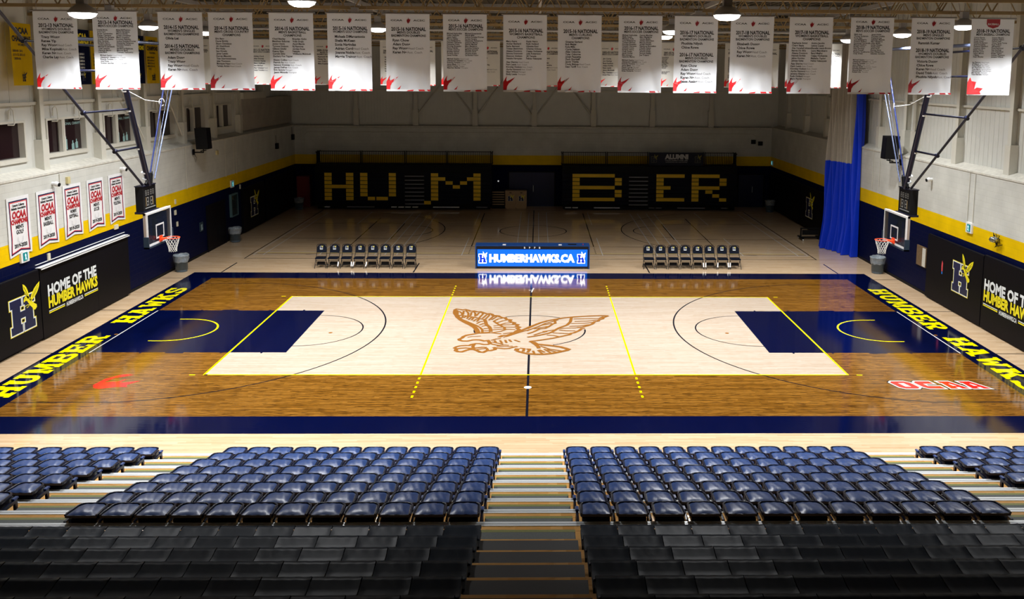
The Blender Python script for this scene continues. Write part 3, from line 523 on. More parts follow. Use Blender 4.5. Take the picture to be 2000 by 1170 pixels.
# windows
M_dec = mat('pale_teal_vinyl', (.25, .42, .40), .4)
for n, (y0, y1) in enumerate(WINS):
    t = thing('window_%d' % (n + 1), None, None, (-15.7, y0, 5.60), 0, None, 'structure'); W = y1 - y0; H_ = 1.22
    b = B()
    for a in ((0, .07, 0, H_), (W - .07, W, 0, H_), (.07, W - .07, 0, .07), (.07, W - .07, H_ - .07, H_), (W * .40, W * .40 + .10, .07, H_ - .07)): b.box(-.18, .05, a[0], a[1], a[2], a[3])
    b.box(-.1, .03, W * .40 - .05, W * .40, .07, H_ - .07); b.box(0, .07, -.05, W + .05, -.06, 0)
    obj('window_frame', b, M_steelw, t)
    b = B(); b.box(-.16, -.14, .05, W * .4 - .04, .05, H_ - .05); b.box(-.16, -.14, W * .4 + .09, W - .05, .05, H_ - .05); pn = obj('window_pane', b, M_dgl, t)
    b = B(); f = lambda u, v: (-.137, u, v)
    if n in (1, 2):
        put_text(b, 'NATIONAL CHAMPS', f, W * .4 + .12, .93, .085, width=W * .55 - .05, bold=.02)
        put_text(b, '2014-15', f, W * .4 + .45, 1.05, .05)
        for (u, v, s) in ((W * .4 + .45, .1, .34), (W * .4 + .9, .08, .2), (W * .4 + .18, .08, .26), (W * .4 + 1.15, .1, .22)):
            b.flat([(u - .08, v), (u + .1, v), (u + .09, v + s), (u + .03, v + s + .02), (u + .04, v + s + .1), (u - .03, v + s + .1), (u - .03, v + s), (u - .08, v + s * .9)], f)
    b.flat([(.10, .08), (.2, .08), (.16, .4), (.11, .35)], f)
    obj('window_decal', b, M_dec, pn)

# ---- roof trusses
for k in range(-5, 8):
    y = .1 + 3.8 * k; t = thing('roof_truss', None, None, (0, y, 10.05), 0, None, 'structure'); gy = k % 2
    b = B(); b.box(-15.9, 15.9, -.05, .05, 0, .09); obj('bottom_chord', b, M_truss, t)
    b = B(); b.box(-15.9, 15.9, -.06, .06, 1.25, 1.37); obj('top_chord', b, M_trussg, t)
    b = B(); n = 22
    for i in range(n):
        x0 = -15.6 + i * 31.2 / n; xm = x0 + 15.6 / n; b.tube((x0, 0, .06), (xm, 0, 1.28), .022, 5); b.tube((xm, 0, 1.28), (x0 + 31.2 / n, 0, .06), .022, 5)
    obj('truss_web', b, M_truss, t)
for x in (-12.2, -6.1, 0.3, 6.3, 12.2):
    b = B(); b.box(x - .05, x + .05, -19, 28.5, 10.75, 10.9); obj('roof_purlin', b, M_trussg, kind='structure')
for y, z in ((5.7, 10.0), (13.2, 9.9)):
    b = B(); b.tube((-15.6, y, z), (15.6, y, z), .055, 8); obj('sprinkler_pipe', b, M_trussg, kind='structure')

# ================================================================== champion banners
def cloth_mat(name, col):
    m = mat(name, col, .75, spec=.15, var=.05, scale=3); nt = m.node_tree; b = nt.nodes['Principled BSDF']; out = nt.nodes['Material Output']
    tr = nd(nt, 'ShaderNodeBsdfTranslucent'); tr.inputs[0].default_value = (*col, 1); mx = nd(nt, 'ShaderNodeMixShader'); mx.inputs[0].default_value = .5
    nt.links.new(b.outputs[0], mx.inputs[1]); nt.links.new(tr.outputs[0], mx.inputs[2]); nt.links.new(mx.outputs[0], out.inputs[0]); return m
M_cloth = cloth_mat('white_banner_cloth', (.90, .935, 1.0)); M_cream = cloth_mat('cream_banner_cloth', (.84, .83, .78))
M_ycl = cloth_mat('gold_banner_cloth', (.78, .52, .01)); M_ncl = cloth_mat('navy_banner_cloth', (.006, .010, .045))
BW, BH = 1.02, 1.78
def fold_fn(seed, amp=.022):
    r = random.Random(seed); P = [(r.uniform(2, 6), r.uniform(-2.2, 2.2), r.uniform(0, 6.3), r.uniform(.4, 1)) for _ in range(4)]; sk = r.uniform(-.6, .6)
    def f(u, v):
        k = (1 - v / BH) ; d = 0
        for a, c, p, s in P: d += s * math.sin(a * u * 2.4 + c * v * 1.8 + p)
        e = math.exp(-((u - BW + .12 + .25 * (v)) / .09) ** 2) * .8 + math.exp(-((u - .08 - .1 * v) / .06) ** 2) * .5
        return amp * (d * .45 * (.35 + .65 * k) + e * (.3 + .9 * k)) + sk * .03 * (u - .5)
    return f
FL1 = [(.0, .04), (.0, .22), (.05, .31), (.09, .37), (.07, .28), (.085, .24), (.15, .27), (.28, .34), (.2, .25), (.13, .19), (.09, .12), (.08, .04)]
FL2 = [(.24, .04), (.30, .09), (.34, .135), (.30, .045)]
LEAF = [(.5, 0), (.36, .16), (.30, .34), (.26, .62), (.34, .55), (.36, .8), (.45, .62), (.5, 1.0), (.56, .72), (.66, .86), (.64, .64), (.86, .74), (.74, .55), (.8, .42), (.66, .36), (.72, .22), (.58, .2)]
def banner(loc, seed, label, group, blocks, cloth=None, amp=.022, flame=True, head=True, w=BW, red=None, bw=1.0, extra=None):
    t = thing('championship_banner', label, 'banner', loc, 0, group); fo = fold_fn(seed, amp)
    b = B(); nu, nv = 26, 16
    vs = [(w * i / nu - w / 2, fo(w * i / nu, BH * j / nv), BH * j / nv) for j in range(nv + 1) for i in range(nu + 1)]
    b.add(vs, [(j * (nu + 1) + i, j * (nu + 1) + i + 1, (j + 1) * (nu + 1) + i + 1, (j + 1) * (nu + 1) + i) for j in range(nv) for i in range(nu)], 0, True)
    obj('cloth', b, cloth or M_cloth, t)
    b = B(); b.tube((-w / 2 - .04, 0, BH + .01), (w / 2 + .04, 0, BH + .01), .018, 6); b.tube((-w / 2 + .1, 0, BH), (-w / 2 + .1, 0, 11.47 - loc[2]), .004, 4); b.tube((w / 2 - .1, 0, BH), (w / 2 - .1, 0, 11.47 - loc[2]), .004, 4); obj('hanging_rod', b, M_trussg, t)
    f = lambda u, v: (u - w / 2, fo(u, v) - .006, v)
    for bl in blocks:
        k = bl[0]; b = B(); g = B()
        if k == 'T': put_text(b, bl[2], f, w / 2 + .02, bl[1] - .037, .078, align='CENTER', bold=.036, width=.80 if 'NATIONAL' in bl[2] and len(bl[2]) > 10 else None, maxw=.84)
        elif k == 'S':
            for i, l in enumerate(bl[2:]): put_text(b, l, f, w / 2 + .02, bl[1] - .025 - .074 * i, .050, align='CENTER', bold=.03, maxw=.80)
        elif k == 'N':   # v, u, step, cap, lines
            for i, l in enumerate(bl[5].split('|')):
                l0, _, l1 = l.partition('~'); put_text(b, l0, f, bl[2], bl[1] - bl[4] / 2 - bl[3] * i, bl[4] * 1.05, bold=.032, maxw=.46 if bl[3] < .07 else .7)
                if l1:
                    gv, _ = glyphs(l0, .022); x1 = (max(p[0] for p in gv) - min(p[0] for p in gv)) * bl[4] / CAPH if gv else 0
                    put_text(g, l1, f, bl[2] + min(x1, .46 if bl[3] < .07 else .7) + .03, bl[1] - bl[4] / 2 - bl[3] * i, bl[4] * .95, maxw=.36)
        if b.v: obj({'T': 'title_text', 'S': 'subtitle_text', 'N': 'names_text'}[k], b, M_print, t)
        if g.v: obj('coach_text', g, M_grayp, t)
    if head:
        b = B()
        hv = head if isinstance(head, float) else 1.63
        put_text(b, 'CCAA', f, .12, hv - .018, .036, width=.27, bold=.03); put_text(b, 'ACSC', f, .64, hv - .018, .036, width=.27, bold=.03)
        obj('header_text', b, M_print, t)
    b = B(); rm = red or M_red
    if head:
        b.flat([(.44 + .17 * p[0], hv - .075 + .15 * p[1]) for p in LEAF], f)
        obj('flame_crest', b, M_dred, t); b = B()
    if flame:
        b.flat(FL1, f); b.flat(FL2, f); obj('flame_print', b, rm, t)
        b = B(); b.quad((-w / 2, -.004 + fo(0, 0), 0), (w / 2, -.004 + fo(w, 0), 0), (w / 2, -.004 + fo(w, 0), .038), (-w / 2, -.004 + fo(0, 0), .038)); 
        for i in range(12): pass
        b = B(); b.box(-w / 2, w / 2, fo(0, 0) - .022, fo(0, 0) + .004, -.004, .036, 0)
        for a in ([(.47, .0), (.62, .0), (.64, .036), (.50, .02)], [(.76, 0), (.90, 0), (.88, .036), (.74, .036)], [(.97, 0), (w, 0), (w, .036), (.94, .036)]):
            b.flat(a, lambda u, v: (u - w / 2, fo(0, 0) - .0235, v), 1)
        obj('hem_bar', b, [M_white, rm], t)
    if extra: extra(t, f)
    return t
GF = 'champion banners in the near row'
WSB = ["WOMEN'S DOUBLES", 'BADMINTON CHAMPIONS']
FB = [
 (-10.91, 'white banner titled 2012-13 NATIONAL, end of the near row by the windows', [('T', 1.454, '2012-13 NATIONAL'), ('S', 1.37, *WSB), ('N', 1.19, .17, .092, .052, 'Tracy Wong|Renee Yip|Ray Wong~Head Coach|Mike Kopinski~Asst. Coach|Karen Ng~Asst. Coach|Charlie Lay~Asst. Coach')], 1.60),
 (-9.545, 'white banner titled 2013-14 NATIONAL for men\'s soccer, near row', [('T', 1.53, '2013-14 NATIONAL'), ('S', 1.45, "MEN'S SOCCER CHAMPIONS"), ('N', 1.36, .10, .0424, .030, 'Daniel Braga|Jose Caro|Jacob Constantine|Darian Clements|William De Almeida|Agustin De Medina|Elias Gardner|Eugenio Garro|Tristan Jackman|Michael Krzemienski|Tyler Lammas|Gerardo Magno|Luke Mark'), ('N', 1.36, .53, .0424, .030, 'Mykel McPherson|Nikola Negajevic|Marcus Nunes|Jordan Ormesher|Mario Orestano|Dominic Palumbo|Joshua Paredes-Procter|Alexander Patterson|Dominic Roberts|Thomas|Sandlurud-Espinosa|Marcus Singh|Tomasz Tachowicz'), ('N', .78, .13, .045, .030, 'Michael Aquino~Head Coach|Alessandro Sabatini~Asst. Coach|Ricardo Fonseca~Asst. Coach|Jose Pagan~Asst. Coach|Graham Sanchez~General Manager')], 1.63),
 (-8.045, 'white banner listing women\'s singles and mixed doubles badminton, 2014-15', [('T', 1.43, '2014-15 NATIONAL'), ('S', 1.35, "WOMEN'S SINGLES", 'BADMINTON CHAMPIONS'), ('N', 1.18, .16, .092, .052, 'Olivia Lei'), ('T', 1.0, '2014-15 NATIONAL'), ('S', .92, 'MIXED DOUBLES', 'BADMINTON CHAMPIONS'), ('N', .74, .18, .092, .052, 'Adam Dong|Tracy Wong|Ray Wong~Head Coach|Karen Ng~Asst. Coach')], 1.62),
 (-6.89, 'white banner for men\'s cross country, 2014-15', [('T', 1.42, '2014-15 NATIONAL'), ('S', 1.34, "MEN'S CROSS COUNTRY", 'CHAMPIONS'), ('N', 1.18, .15, .0572, .036, 'Eric Bang|Daniel Bright|Shawn Davidson|Ali Ghadghoni|Phil Hicks|Sam Kirwin|Jamar Lewin|Darren Mancini|Thier Nunguwenimana|Jake Thomson|Monique Haan~Head Coach|Teresa Amini~Head Coach')], 1.63),
 (-5.49, 'white banner for men\'s basketball, 2014-15', [('T', 1.42, '2014-15 NATIONAL'), ('S', 1.34, "MEN'S BASKETBALL", 'CHAMPIONS'), ('N', 1.186, .07, .0572, .036, 'Chad Bewley|Matthew Bukovec|Junior Davis|Tyrone Dickson|Gibson Eduful|Kenny Ejim|Curwin Elvis|Zachary Fox Tapper'), ('N', 1.186, .53, .0572, .036, 'Brayden Gohn|Vule Grujic|Ancil Martin|RJ Ramirez|Jordan Rose|Nakyle|Williams McIntosh'), ('N', .70, .08, .0572, .036, 'Shawn Collins~Head Coach|Patrick Au~Asst. Coach|Samson Downey~Asst. Coach|James DePoe~Asst. Coach|Eric Savage~Manager|Jason Miranda~Therapist')], 1.62),
 (-4.15, 'white banner for women\'s golf, 2015-16', [('T', 1.437, '2015-16 NATIONAL'), ('S', 1.36, "WOMEN'S GOLF CHAMPIONS"), ('N', 1.25, .17, .092, .052, 'Michaela DiMarcantonio|Sheila McKeen|Sonia Nagindas|Adrian Cord~Head Coach|Joanne Noble~Asst. Coach|Maggie Trainor~Asst. Coach')], 1.63),
 (-2.795, 'white banner for men\'s doubles badminton, 2015-16', [('T', 1.43, '2015-16 NATIONAL'), ('S', 1.355, "MEN'S DOUBLES", 'BADMINTON CHAMPIONS'), ('N', 1.175, .16, .092, .052, 'Ryan Chow|Adam Dong|Ray Wong~Head Coach|Karen Ng~Asst. Coach')], 1.63),
 (-1.465, 'white banner for men\'s soccer, 2015-16', [('T', 1.51, '2015-16 NATIONAL'), ('S', 1.434, "MEN'S SOCCER CHAMPIONS"), ('N', 1.34, .09, .0416, .030, 'Michael Asphodale|Stefan Astinder|Jesse Assing|Marcus Bailey|Luca Baldassarre|Daniele Clemente|Damante Coire|Kingsley Boasiako|Kasra Dehdar|Camilo Osorno|Bradley Fenton|Eugenio Garro|Jamal Holder'), ('N', 1.34, .51, .0416, .030, 'Michael Krzemienski|Nikola Mills|Joshua Paredes Procter|Jordan Pereira|Alexander Pathemore|Gerardo Magno|Patrick Mischel|Marc Medeiros|Dominic Roberts|Michael Schmidt|Karmvir Singh|Jerome Swaby|Le Romie Young'), ('N', .756, .09, .0416, .030, 'Michael Aquino~Head Coach|Alessandro Sabatini~Asst. Coach|Ricardo Fonseca~Asst. Coach|Jason Mesa~Asst. Coach|David Torres~Manager|Meaghan Becher~Therapist')], 1.64),
 (-.065, 'white banner for women\'s basketball, 2015-16', [('T', 1.415, '2015-16 NATIONAL'), ('S', 1.335, "WOMEN'S BASKETBALL", 'CHAMPIONS'), ('N', 1.17, .07, .0565, .035, 'Mary Asare|Amber Bechard|Sasha Bertuzzi|Tristan Bevington|Aleena Domingo|Simona Dragomir|Shannon Graham|Natalie Hagopian'), ('N', 1.17, .54, .0565, .035, 'Kayla Henry|Ruth Holland|Ulyanka Kani|Cherise Orbosa|Ceejay Nofuente|Julia Robertson|Jill Temple|Felicia Velasquez'), ('N', .69, .07, .0565, .035, 'Ajay Sharma~Head Coach|Fern Lewis~Asst. Coach|Kingsley Hudson~Asst. Coach|Aycha Hamaoui~Asst. Coach|Shari Wilson~Manager|Emily Lewis~Therapist')], 1.62),
 (1.21, 'white banner for men\'s curling, 2015-16', [('T', 1.41, '2015-16 NATIONAL'), ('S', 1.33, "MEN'S CURLING", 'CHAMPIONS'), ('N', 1.167, .18, .0575, .038, 'Graeme Garland|Bob Meijer|Kyle Mills|Curtis Nelson|Allan Osborne|Tyler Osborne|Jonah Paquette|Zach Shurtleff|Jacob Thistle|Cindy Bishop~Head Coach|Sean Tariff~Asst. Coach')], 1.62),
 (2.63, 'white banner for men\'s soccer, 2016-17', [('T', 1.49, '2016-17 NATIONAL'), ('S', 1.41, "MEN'S SOCCER CHAMPIONS"), ('N', 1.33, .09, .0416, .030, 'Michael Asphodale|Malik Assam|Matthew Avila|Luca Baldassarre|Tomaso Bertoni|Kingsley Boasiako|Daniele Clemente|Andrew Coire|Eugenio Garro|Cody Green|Jamal Holder|Ekin Johnson|Gerardo Magno'), ('N', 1.33, .50, .0416, .030, 'Patrick Mischler|Marc Medeiros|Adrian Mullin|Adrian Nicholson|Marcus Nunes|Jordan Pereira|Gianlucca Bonnafant|Claudio Scavo|Karman Singh|Jerome Smith|Jerome Swaby|Joe Trujano'), ('N', .754, .09, .0416, .030, 'Michael Aquino~Head Coach|Alessandro Sabatini~Asst. Coach|Ricardo Fonseca~Asst. Coach|Jason Mesa~Asst. Coach|David Torres~Manager|Fatima Mourad~Therapist|Ewan Richards~Therapist')], 1.63),
 (3.94, 'white banner listing both women\'s and men\'s doubles badminton, 2016-17', [('T', 1.40, '2016-17 NATIONAL'), ('S', 1.32, *WSB), ('N', 1.15, .17, .092, .052, 'Phuthita Nilyoh|Chloe Rowe'), ('T', .888, '2016-17 NATIONAL'), ('S', .81, "MEN'S DOUBLES", 'BADMINTON CHAMPIONS'), ('N', .634, .17, .092, .052, 'Ryan Chow|Adam Dong|Ray Wong~Head Coach|Karen Ng~Asst. Coach|Jesse Assing~Asst. Coach')], 1.62),
 (5.255, 'white banner for women\'s doubles badminton, 2017-18', [('T', 1.408, '2017-18 NATIONAL'), ('S', 1.33, *WSB), ('N', 1.147, .17, .092, .052, 'Elizabeth Duong|Chloe Rowe|Ray Wong~Head Coach|Karen Ng~Asst. Coach')], 1.62),
 (6.645, 'white banner for women\'s basketball, 2017-18', [('T', 1.426, '2017-18 NATIONAL'), ('S', 1.345, "WOMEN'S BASKETBALL", 'CHAMPIONS'), ('N', 1.18, .07, .0588, .036, 'Stephanie Antwi|Cherri Beale|Alex Campbell Johnson|Bernie Da Silva|Aleena Domingo|Hannah English|Jaline Gordon|Jahnae Gyles'), ('N', 1.18, .53, .0588, .036, 'Aminu Jacobs|Leticia Lopez|Shanelle Lewis-Brown|Laura Mendizero|Beryl Mejfut|Ceejay Nofuente|Mallesha Taylor|Felicia Velasquez'), ('N', .70, .06, .0588, .036, 'Ajay Sharma~Head Coach|Kern Lewis~Asst. Coach|Kingsley Hudson~Asst. Coach|Aycha Hamaoui~Asst. Coach|Jeremy Alleyne~Asst. Coach|Ruth Holland~Manager|Marc Parrish~Therapist')], 1.61),
 (8.085, 'white banner for men\'s soccer, 2018-19', [('T', 1.55, '2018-19 NATIONAL'), ('S', 1.47, "MEN'S SOCCER CHAMPIONS"), ('N', 1.39, .09, .0405, .029, 'Malik Assil|Thomas Anderson|Roger Baio|Luca Baldassarre|Dominic Bolland|Emmanuel Cangiarella|Michael Hastings|Bradley Fenton|Riley Ferrazzo|Jamal Funnell|Romario Goulbourne|Cody Green'), ('N', 1.39, .50, .0405, .029, 'Jamal Holder|Christian Lavallee|Frederick Lee|Sebastian Mestnik|Marc Medeiros|Julien Mullin|Jordan Pereira|Adrian Reid|Jamie Singh|Karman Singh|Evan Wilmington|Sebastian Zamattio'), ('N', .80, .09, .0405, .029, 'Michael Aquino~Head Coach|Alessandro Sabatini~Asst. Coach|Ricardo Fonseca~Asst. Coach|Jason Mesa~Asst. Coach|Darren Smith~Goalkeeper Coach|Kingsley Boasiako~Manager|Simone Baio~Therapist|Robert Lilz~Therapist')], 1.68),
 (9.525, 'white banner listing men\'s singles and women\'s doubles badminton, 2018-19', [('T', 1.464, '2018-19 NATIONAL'), ('S', 1.385, "MEN'S SINGLES", 'BADMINTON CHAMPIONS'), ('N', 1.2, .18, .092, .052, 'Ramnish Kumar'), ('T', 1.03, '2018-19 NATIONAL'), ('S', .95, "WOMEN'S DOUBLES", 'BADMINTON CHAMPIONS'), ('N', .773, .17, .0906, .052, 'Victoria Duong|Chloe Rowe|Karen Ng~Head Coach|David Trinh~Asst. Coach|Phuthita Nilyoh~Asst. Coach')], 1.66),
]
for i, (x, lab, bl, hv) in enumerate(FB):
    banner((x, -7.45, 7.91), 31 + i * 7, lab, GF, bl, head=hv, red=M_dred if i in (2, 3, 10, 13, 14, 15) else M_red, amp=.045 if i in (3, 9, 12, 13) else .03)
def base_extra(t, f):
    b = B(); b.flat([(.36, 1.78), (.36, 1.66), (.40, 1.60), (.52, 1.56), (.64, 1.60), (.68, 1.66), (.68, 1.78)], f); obj('badge', b, M_dred, t)
    b = B(); put_text(b, 'BASEBALL', lambda u, v: (lambda p: (p[0], p[1] - .003, p[2]))(f(u, v)), .52, 1.64, .04, align='CENTER', bold=.02, width=.26); obj('badge_text', b, M_white, t)
    b = B(); b.flat([(0, .02), (0, .30), (.06, .42), (.10, .33), (.20, .31), (.17, .14), (.23, .18), (.37, .16), (.30, .08), (.33, .02)], f); obj('maple_leaf_print', b, M_red, t)
banner((10.94, -7.45, 7.90), 301, 'white baseball banner with a red maple leaf in its corner, 2018-19', GF,
       [('T', 1.50, '2018-19 NATIONAL'), ('S', 1.42, "MEN'S BASEBALL CHAMPIONS"), ('N', 1.345, .08, .0405, .028, 'Connor Bowie|Brandon Castro|Dustin Chung|Dimitri De Banning|Jared Gonsalves|Cameron Hainsford|Cameron Hilton|Kelvin Hough|Brendan Lyons|Callum Moore|J. Melen|Adam Murphy'), ('N', 1.345, .52, .0405, .028, 'Keegan Murphy|Stephen Nelson|Patrick Neill|Victor Perez Torres|Rory Pollard|Jeff Stevens|David Raymond|Sean Sanchez|Liam Sutherland|Braden Taylor|Andrew Thomson|Jameson Wilcox'), ('N', .77, .08, .0405, .028, 'Ian Pierson~Head Coach|JP Ellison~Asst. Coach|Cory Peach~Asst. Coach|Ian Thomson~Asst. Coach|Tony Barro~Special Advisor|Tim Larocca~Team Manager|Ella Turner~Therapist|Tom Fabrizio~Therapist')], head=False, flame=False, extra=base_extra)
GR = 'champion banners in the far row'
nm = lambda n, u=.16, big=1: ('N', 1.12, u, .092 if big else .0416, .05 if big else .03, n)
RB = [
 (-13.38, 'cream banner of the far row, beside the gold banners of the window wall', [('T', 1.35, '2012-13 NATIONAL'), ('S', 1.28, 'SOCCER CHAMPIONS')]),
 (-10.81, 'cream banner titled 2011-12 NATIONAL for men\'s golf, far row', [('T', 1.37, '2011-12 NATIONAL'), ('S', 1.29, "MEN'S GOLF CHAMPIONS"), nm('Adrian Cord|Alex Dumais|Connor Hache|Mark Hoffman|Ben McFaul|Ray Chateau~Head|Nick Trichilo~Asst.')]),
 (-8.25, 'cream banner titled 2009-10 NATIONAL for badminton, far row', [('T', 1.37, '2009-10 NATIONAL'), ('S', 1.29, 'MIXED DOUBLES', 'BADMINTON CHAMPIONS'), nm('Raymond Wong|Renee Yip|Lam Trinh~Head|Mike Kopinski~Asst.')]),
 (-6.96, 'cream banner of the far row, half behind the 2015-16 women\'s golf banner', [('T', 1.37, '2009-10 NATIONAL'), ('S', 1.29, 'CHAMPIONS')]),
 (-5.6, 'cream banner of the far row, half behind the 2015-16 badminton banner', [('T', 1.37, '2008-09 NATIONAL'), ('S', 1.29, "MEN'S GOLF CHAMPIONS"), nm('Nick|Adam|Ben|Sam|Oliver|Nathan|Garrett', .18)]),
 (-4.41, 'cream banner of the far row, in the gap before the 2015-16 soccer banner', [('T', 1.37, '2007-08 NATIONAL'), ('S', 1.29, 'CHAMPIONS'), ('N', .66, .45, .05, .04, '~ Coach')]),
 (-3.15, 'cream banner of the far row, a sliver left of the 2015-16 soccer banner', [('T', 1.37, '2006-07 NATIONAL'), ('S', 1.29, 'CHAMPIONS')]),
 (-1.81, 'cream banner of the far row, behind the gap between 2015-16 soccer and basketball', [('T', 1.37, '2005-06 NATIONAL'), ('S', 1.29, "MEN'S GOLF CHAMPIONS"), nm('Alex Wade|Brad Clark|Ryan Lamb|Sean Donaghy|Ray Block|Ray Chateau~Head Coach|Doug Fox~Asst. Coach')]),
 (-.65, 'cream banner of the far row, almost wholly behind the 2015-16 women\'s basketball banner', [('T', 1.37, '2004-05 NATIONAL')]),
 (.63, 'cream banner of the far row, between the 2015-16 basketball and curling banners', [('T', 1.37, '2003-04 NATIONAL'), ('S', 1.29, "MEN'S GOLF CHAMPIONS"), nm('Amie Lawson|Ed Turner|Jim Patrician|Matt Rowbridge|Ray Chateau~Head Coach|Doug Fox~Asst. Coach')]),
 (3.2, 'cream banner titled 2002-03 NATIONAL for men\'s golf, far row', [('T', 1.37, '2002-03 NATIONAL'), ('S', 1.29, "MEN'S GOLF CHAMPIONS"), nm('Jim Currie|Jon Hachey|Brad Kerfoot|Adam Knight|Ryan Lamb|Jason McGrath|Ray Chateau~Head Coach|Doug Fox~Asst. Coach')]),
 (5.69, 'cream banner titled 2001-02 NATIONAL for men\'s soccer, far row', [('T', 1.37, '2001-02 NATIONAL'), ('S', 1.29, "MEN'S SOCCER CHAMPIONS"), ('N', 1.2, .06, .04, .03, 'Jordan Bianchi|Adrian Bruno|Tony Costa|Jason Fells|Jesse Elsey|Mark Fagan|Arthur Geffen|Lou Gallo|Ryan Green|Tom Hunter|Will Irwin|Sal Jones'), ('N', .62, .06, .04, .03, 'Germain Sanchez|Mike Aquino|Rob Lopez')]),
 (8.3, 'cream banner of the far row with a close-set list, before the 2017-18 badminton banner', [('T', 1.37, '1999-00 NATIONAL'), ('S', 1.29, "MEN'S SOCCER"), ('N', 1.2, .14, .036, .03, 'Aldo Barone|Chris Cole|Dan Cruz|Ed Ferri|Frank Gatto|Gino Hill|Ian Jobe|Joe King|Kyle Lane|Leo Marra|Nick Neri|Omar Ortiz|Paul Perry|Rob Ricci|Sam Silva|Tom Tait|Vic Vega'), ('N', .5, .14, .036, .03, 'Germain|Sanchez|Lopez|Diaz')]),
 (9.47, 'cream banner of the far row with a ruled line, past the 2017-18 badminton banner', [('T', 1.37, '1998-99 NATIONAL'), ('S', 1.29, 'CHAMPIONS')]),
 (10.78, 'cream banner of the far row, a strip before the 2017-18 basketball banner', [('T', 1.37, '1997-98 NATIONAL'), ('N', 1.15, .12, .04, .03, 'Anna|Beth|Cara|Dana|Erin|Fay|Gail|Hana|Ida|Joy|Kate|Lisa|Mia|Nora')]),
 (12.04, 'cream banner of the far row, just past the 2017-18 women\'s basketball banner', [('T', 1.37, '1996-97 NATIONAL'), ('S', 1.29, "WOMEN'S BASKETBALL"), ('N', 1.1, .42, .06, .04, 'Denise Rosales|Anne May|Jason Speicher|Ken Davis|Greg Francis')]),
 (13.32, 'cream banner of the far row, last one toward the metal wall', [('T', 1.37, '1995-96 NATIONAL'), ('N', 1.15, .12, .04, .03, 'Al|Bo|Cy|Di|Ed|Flo|Gus|Hal|Ivy|Jo')]),
]
for i, (x, lab, bl) in enumerate(RB): banner((x, 7.9, 7.89), 500 + i * 3, lab, GR, bl, cloth=M_cream, amp=.012, head=1.52)
# gold and navy banners hung along the window wall
def side_banner(y0, gold, label, lines):
    t = thing('conference_banner', label, 'banner', (-15.36, y0, 7.9), 0, 'gold and navy banners of the window wall'); W = 1.12; H_ = 1.86
    b = B(); nu = 18; fz = lambda u, v: .018 * math.sin(u * 14 + y0 * 3) * (1 - v / H_) 
    vs = [(fz(W * i / nu, H_ * j / 8), W * i / nu, H_ * j / 8) for j in range(9) for i in range(nu + 1)]
    b.add(vs, [(j * (nu + 1) + i, j * (nu + 1) + i + 1, (j + 1) * (nu + 1) + i + 1, (j + 1) * (nu + 1) + i) for j in range(8) for i in range(nu)], 0, True); obj('cloth', b, M_ycl if gold else M_ncl, t)
    f = lambda u, v: (.012 + fz(u, v), u, v); pm = M_print if gold else M_yelp
    b = B(); put_text(b, lines[0], f, W / 2, 1.55, .17, align='CENTER', bold=.05, maxw=.9); put_text(b, lines[1], f, W / 2, 1.32, .15, align='CENTER', bold=.05, width=1.0); obj('printed_title', b, pm, t)
    b = B()
    put_text(b, lines[2], f, W / 2, 1.18, .07, align='CENTER', bold=.03, maxw=.9)
    for i, l in enumerate(lines[3]): put_text(b, l, f, .06 if len(l) > 9 else .14, 1.0 - .115 * i, .065, bold=.03, maxw=1.02)
    obj('printed_years', b, M_print if gold else M_wht2, t)
    b = B(); k = .22; g = lambda u, v: f(W * .42 + u * k, .12 + v * k)
    b.flat(HP, g, 0); 
    for P in (WINGL, WINGR, HBODY): b.flat(P, lambda u, v: tuple(a + c for a, c in zip(g(u, v), (.003, 0, 0))), 1)
    obj('small_emblem', b, [M_print if gold else M_navyp, M_print if gold else M_yelp], t)
side_banner(-1.52, True, 'gold banner with black years, nearest the camera on the window wall', ['OCAA', 'CHAMPIONS', 'WOMEN', ['2000-01 2012', '2011-12 2012-13', '2005-06']])
side_banner(2.08, False, 'navy banner with white years seen between the 2012-13 and 2013-14 banners', ['OCAA', 'CHAMPIONS', '', ['2011-12 2010-11', '2011-12 2004-05', '2011-12 2005-06', '2012-13 2009-10', '2006-07 2009-10', '2006-07 2012-13', '1999-00 2015-16']])
side_banner(3.28, True, 'gold banner hung directly beside the navy one with white years', ['OCAA', 'CHAMPIONS', '', ['2004-05', '2005-06', '2010-11', '2011-12']])
side_banner(6.45, False, 'navy banner with yellow title, beside the farther gold banner', ['CU', 'CHAMPIONS', 'MEN', ['1992 2011', '1993 2012', '2001 2013', '2002 2014', '2003 2015', '2004 2016', '2017']])
side_banner(7.75, True, 'farthest gold banner on the window wall, list of black years', ['OCAA', 'CHAMPIONS', 'VOLLEYBALL', ['2002-03 2006-07', '2003-04 2010-11', '2004-05 2014-15', '2005-06 2015-16', '1992-93']])
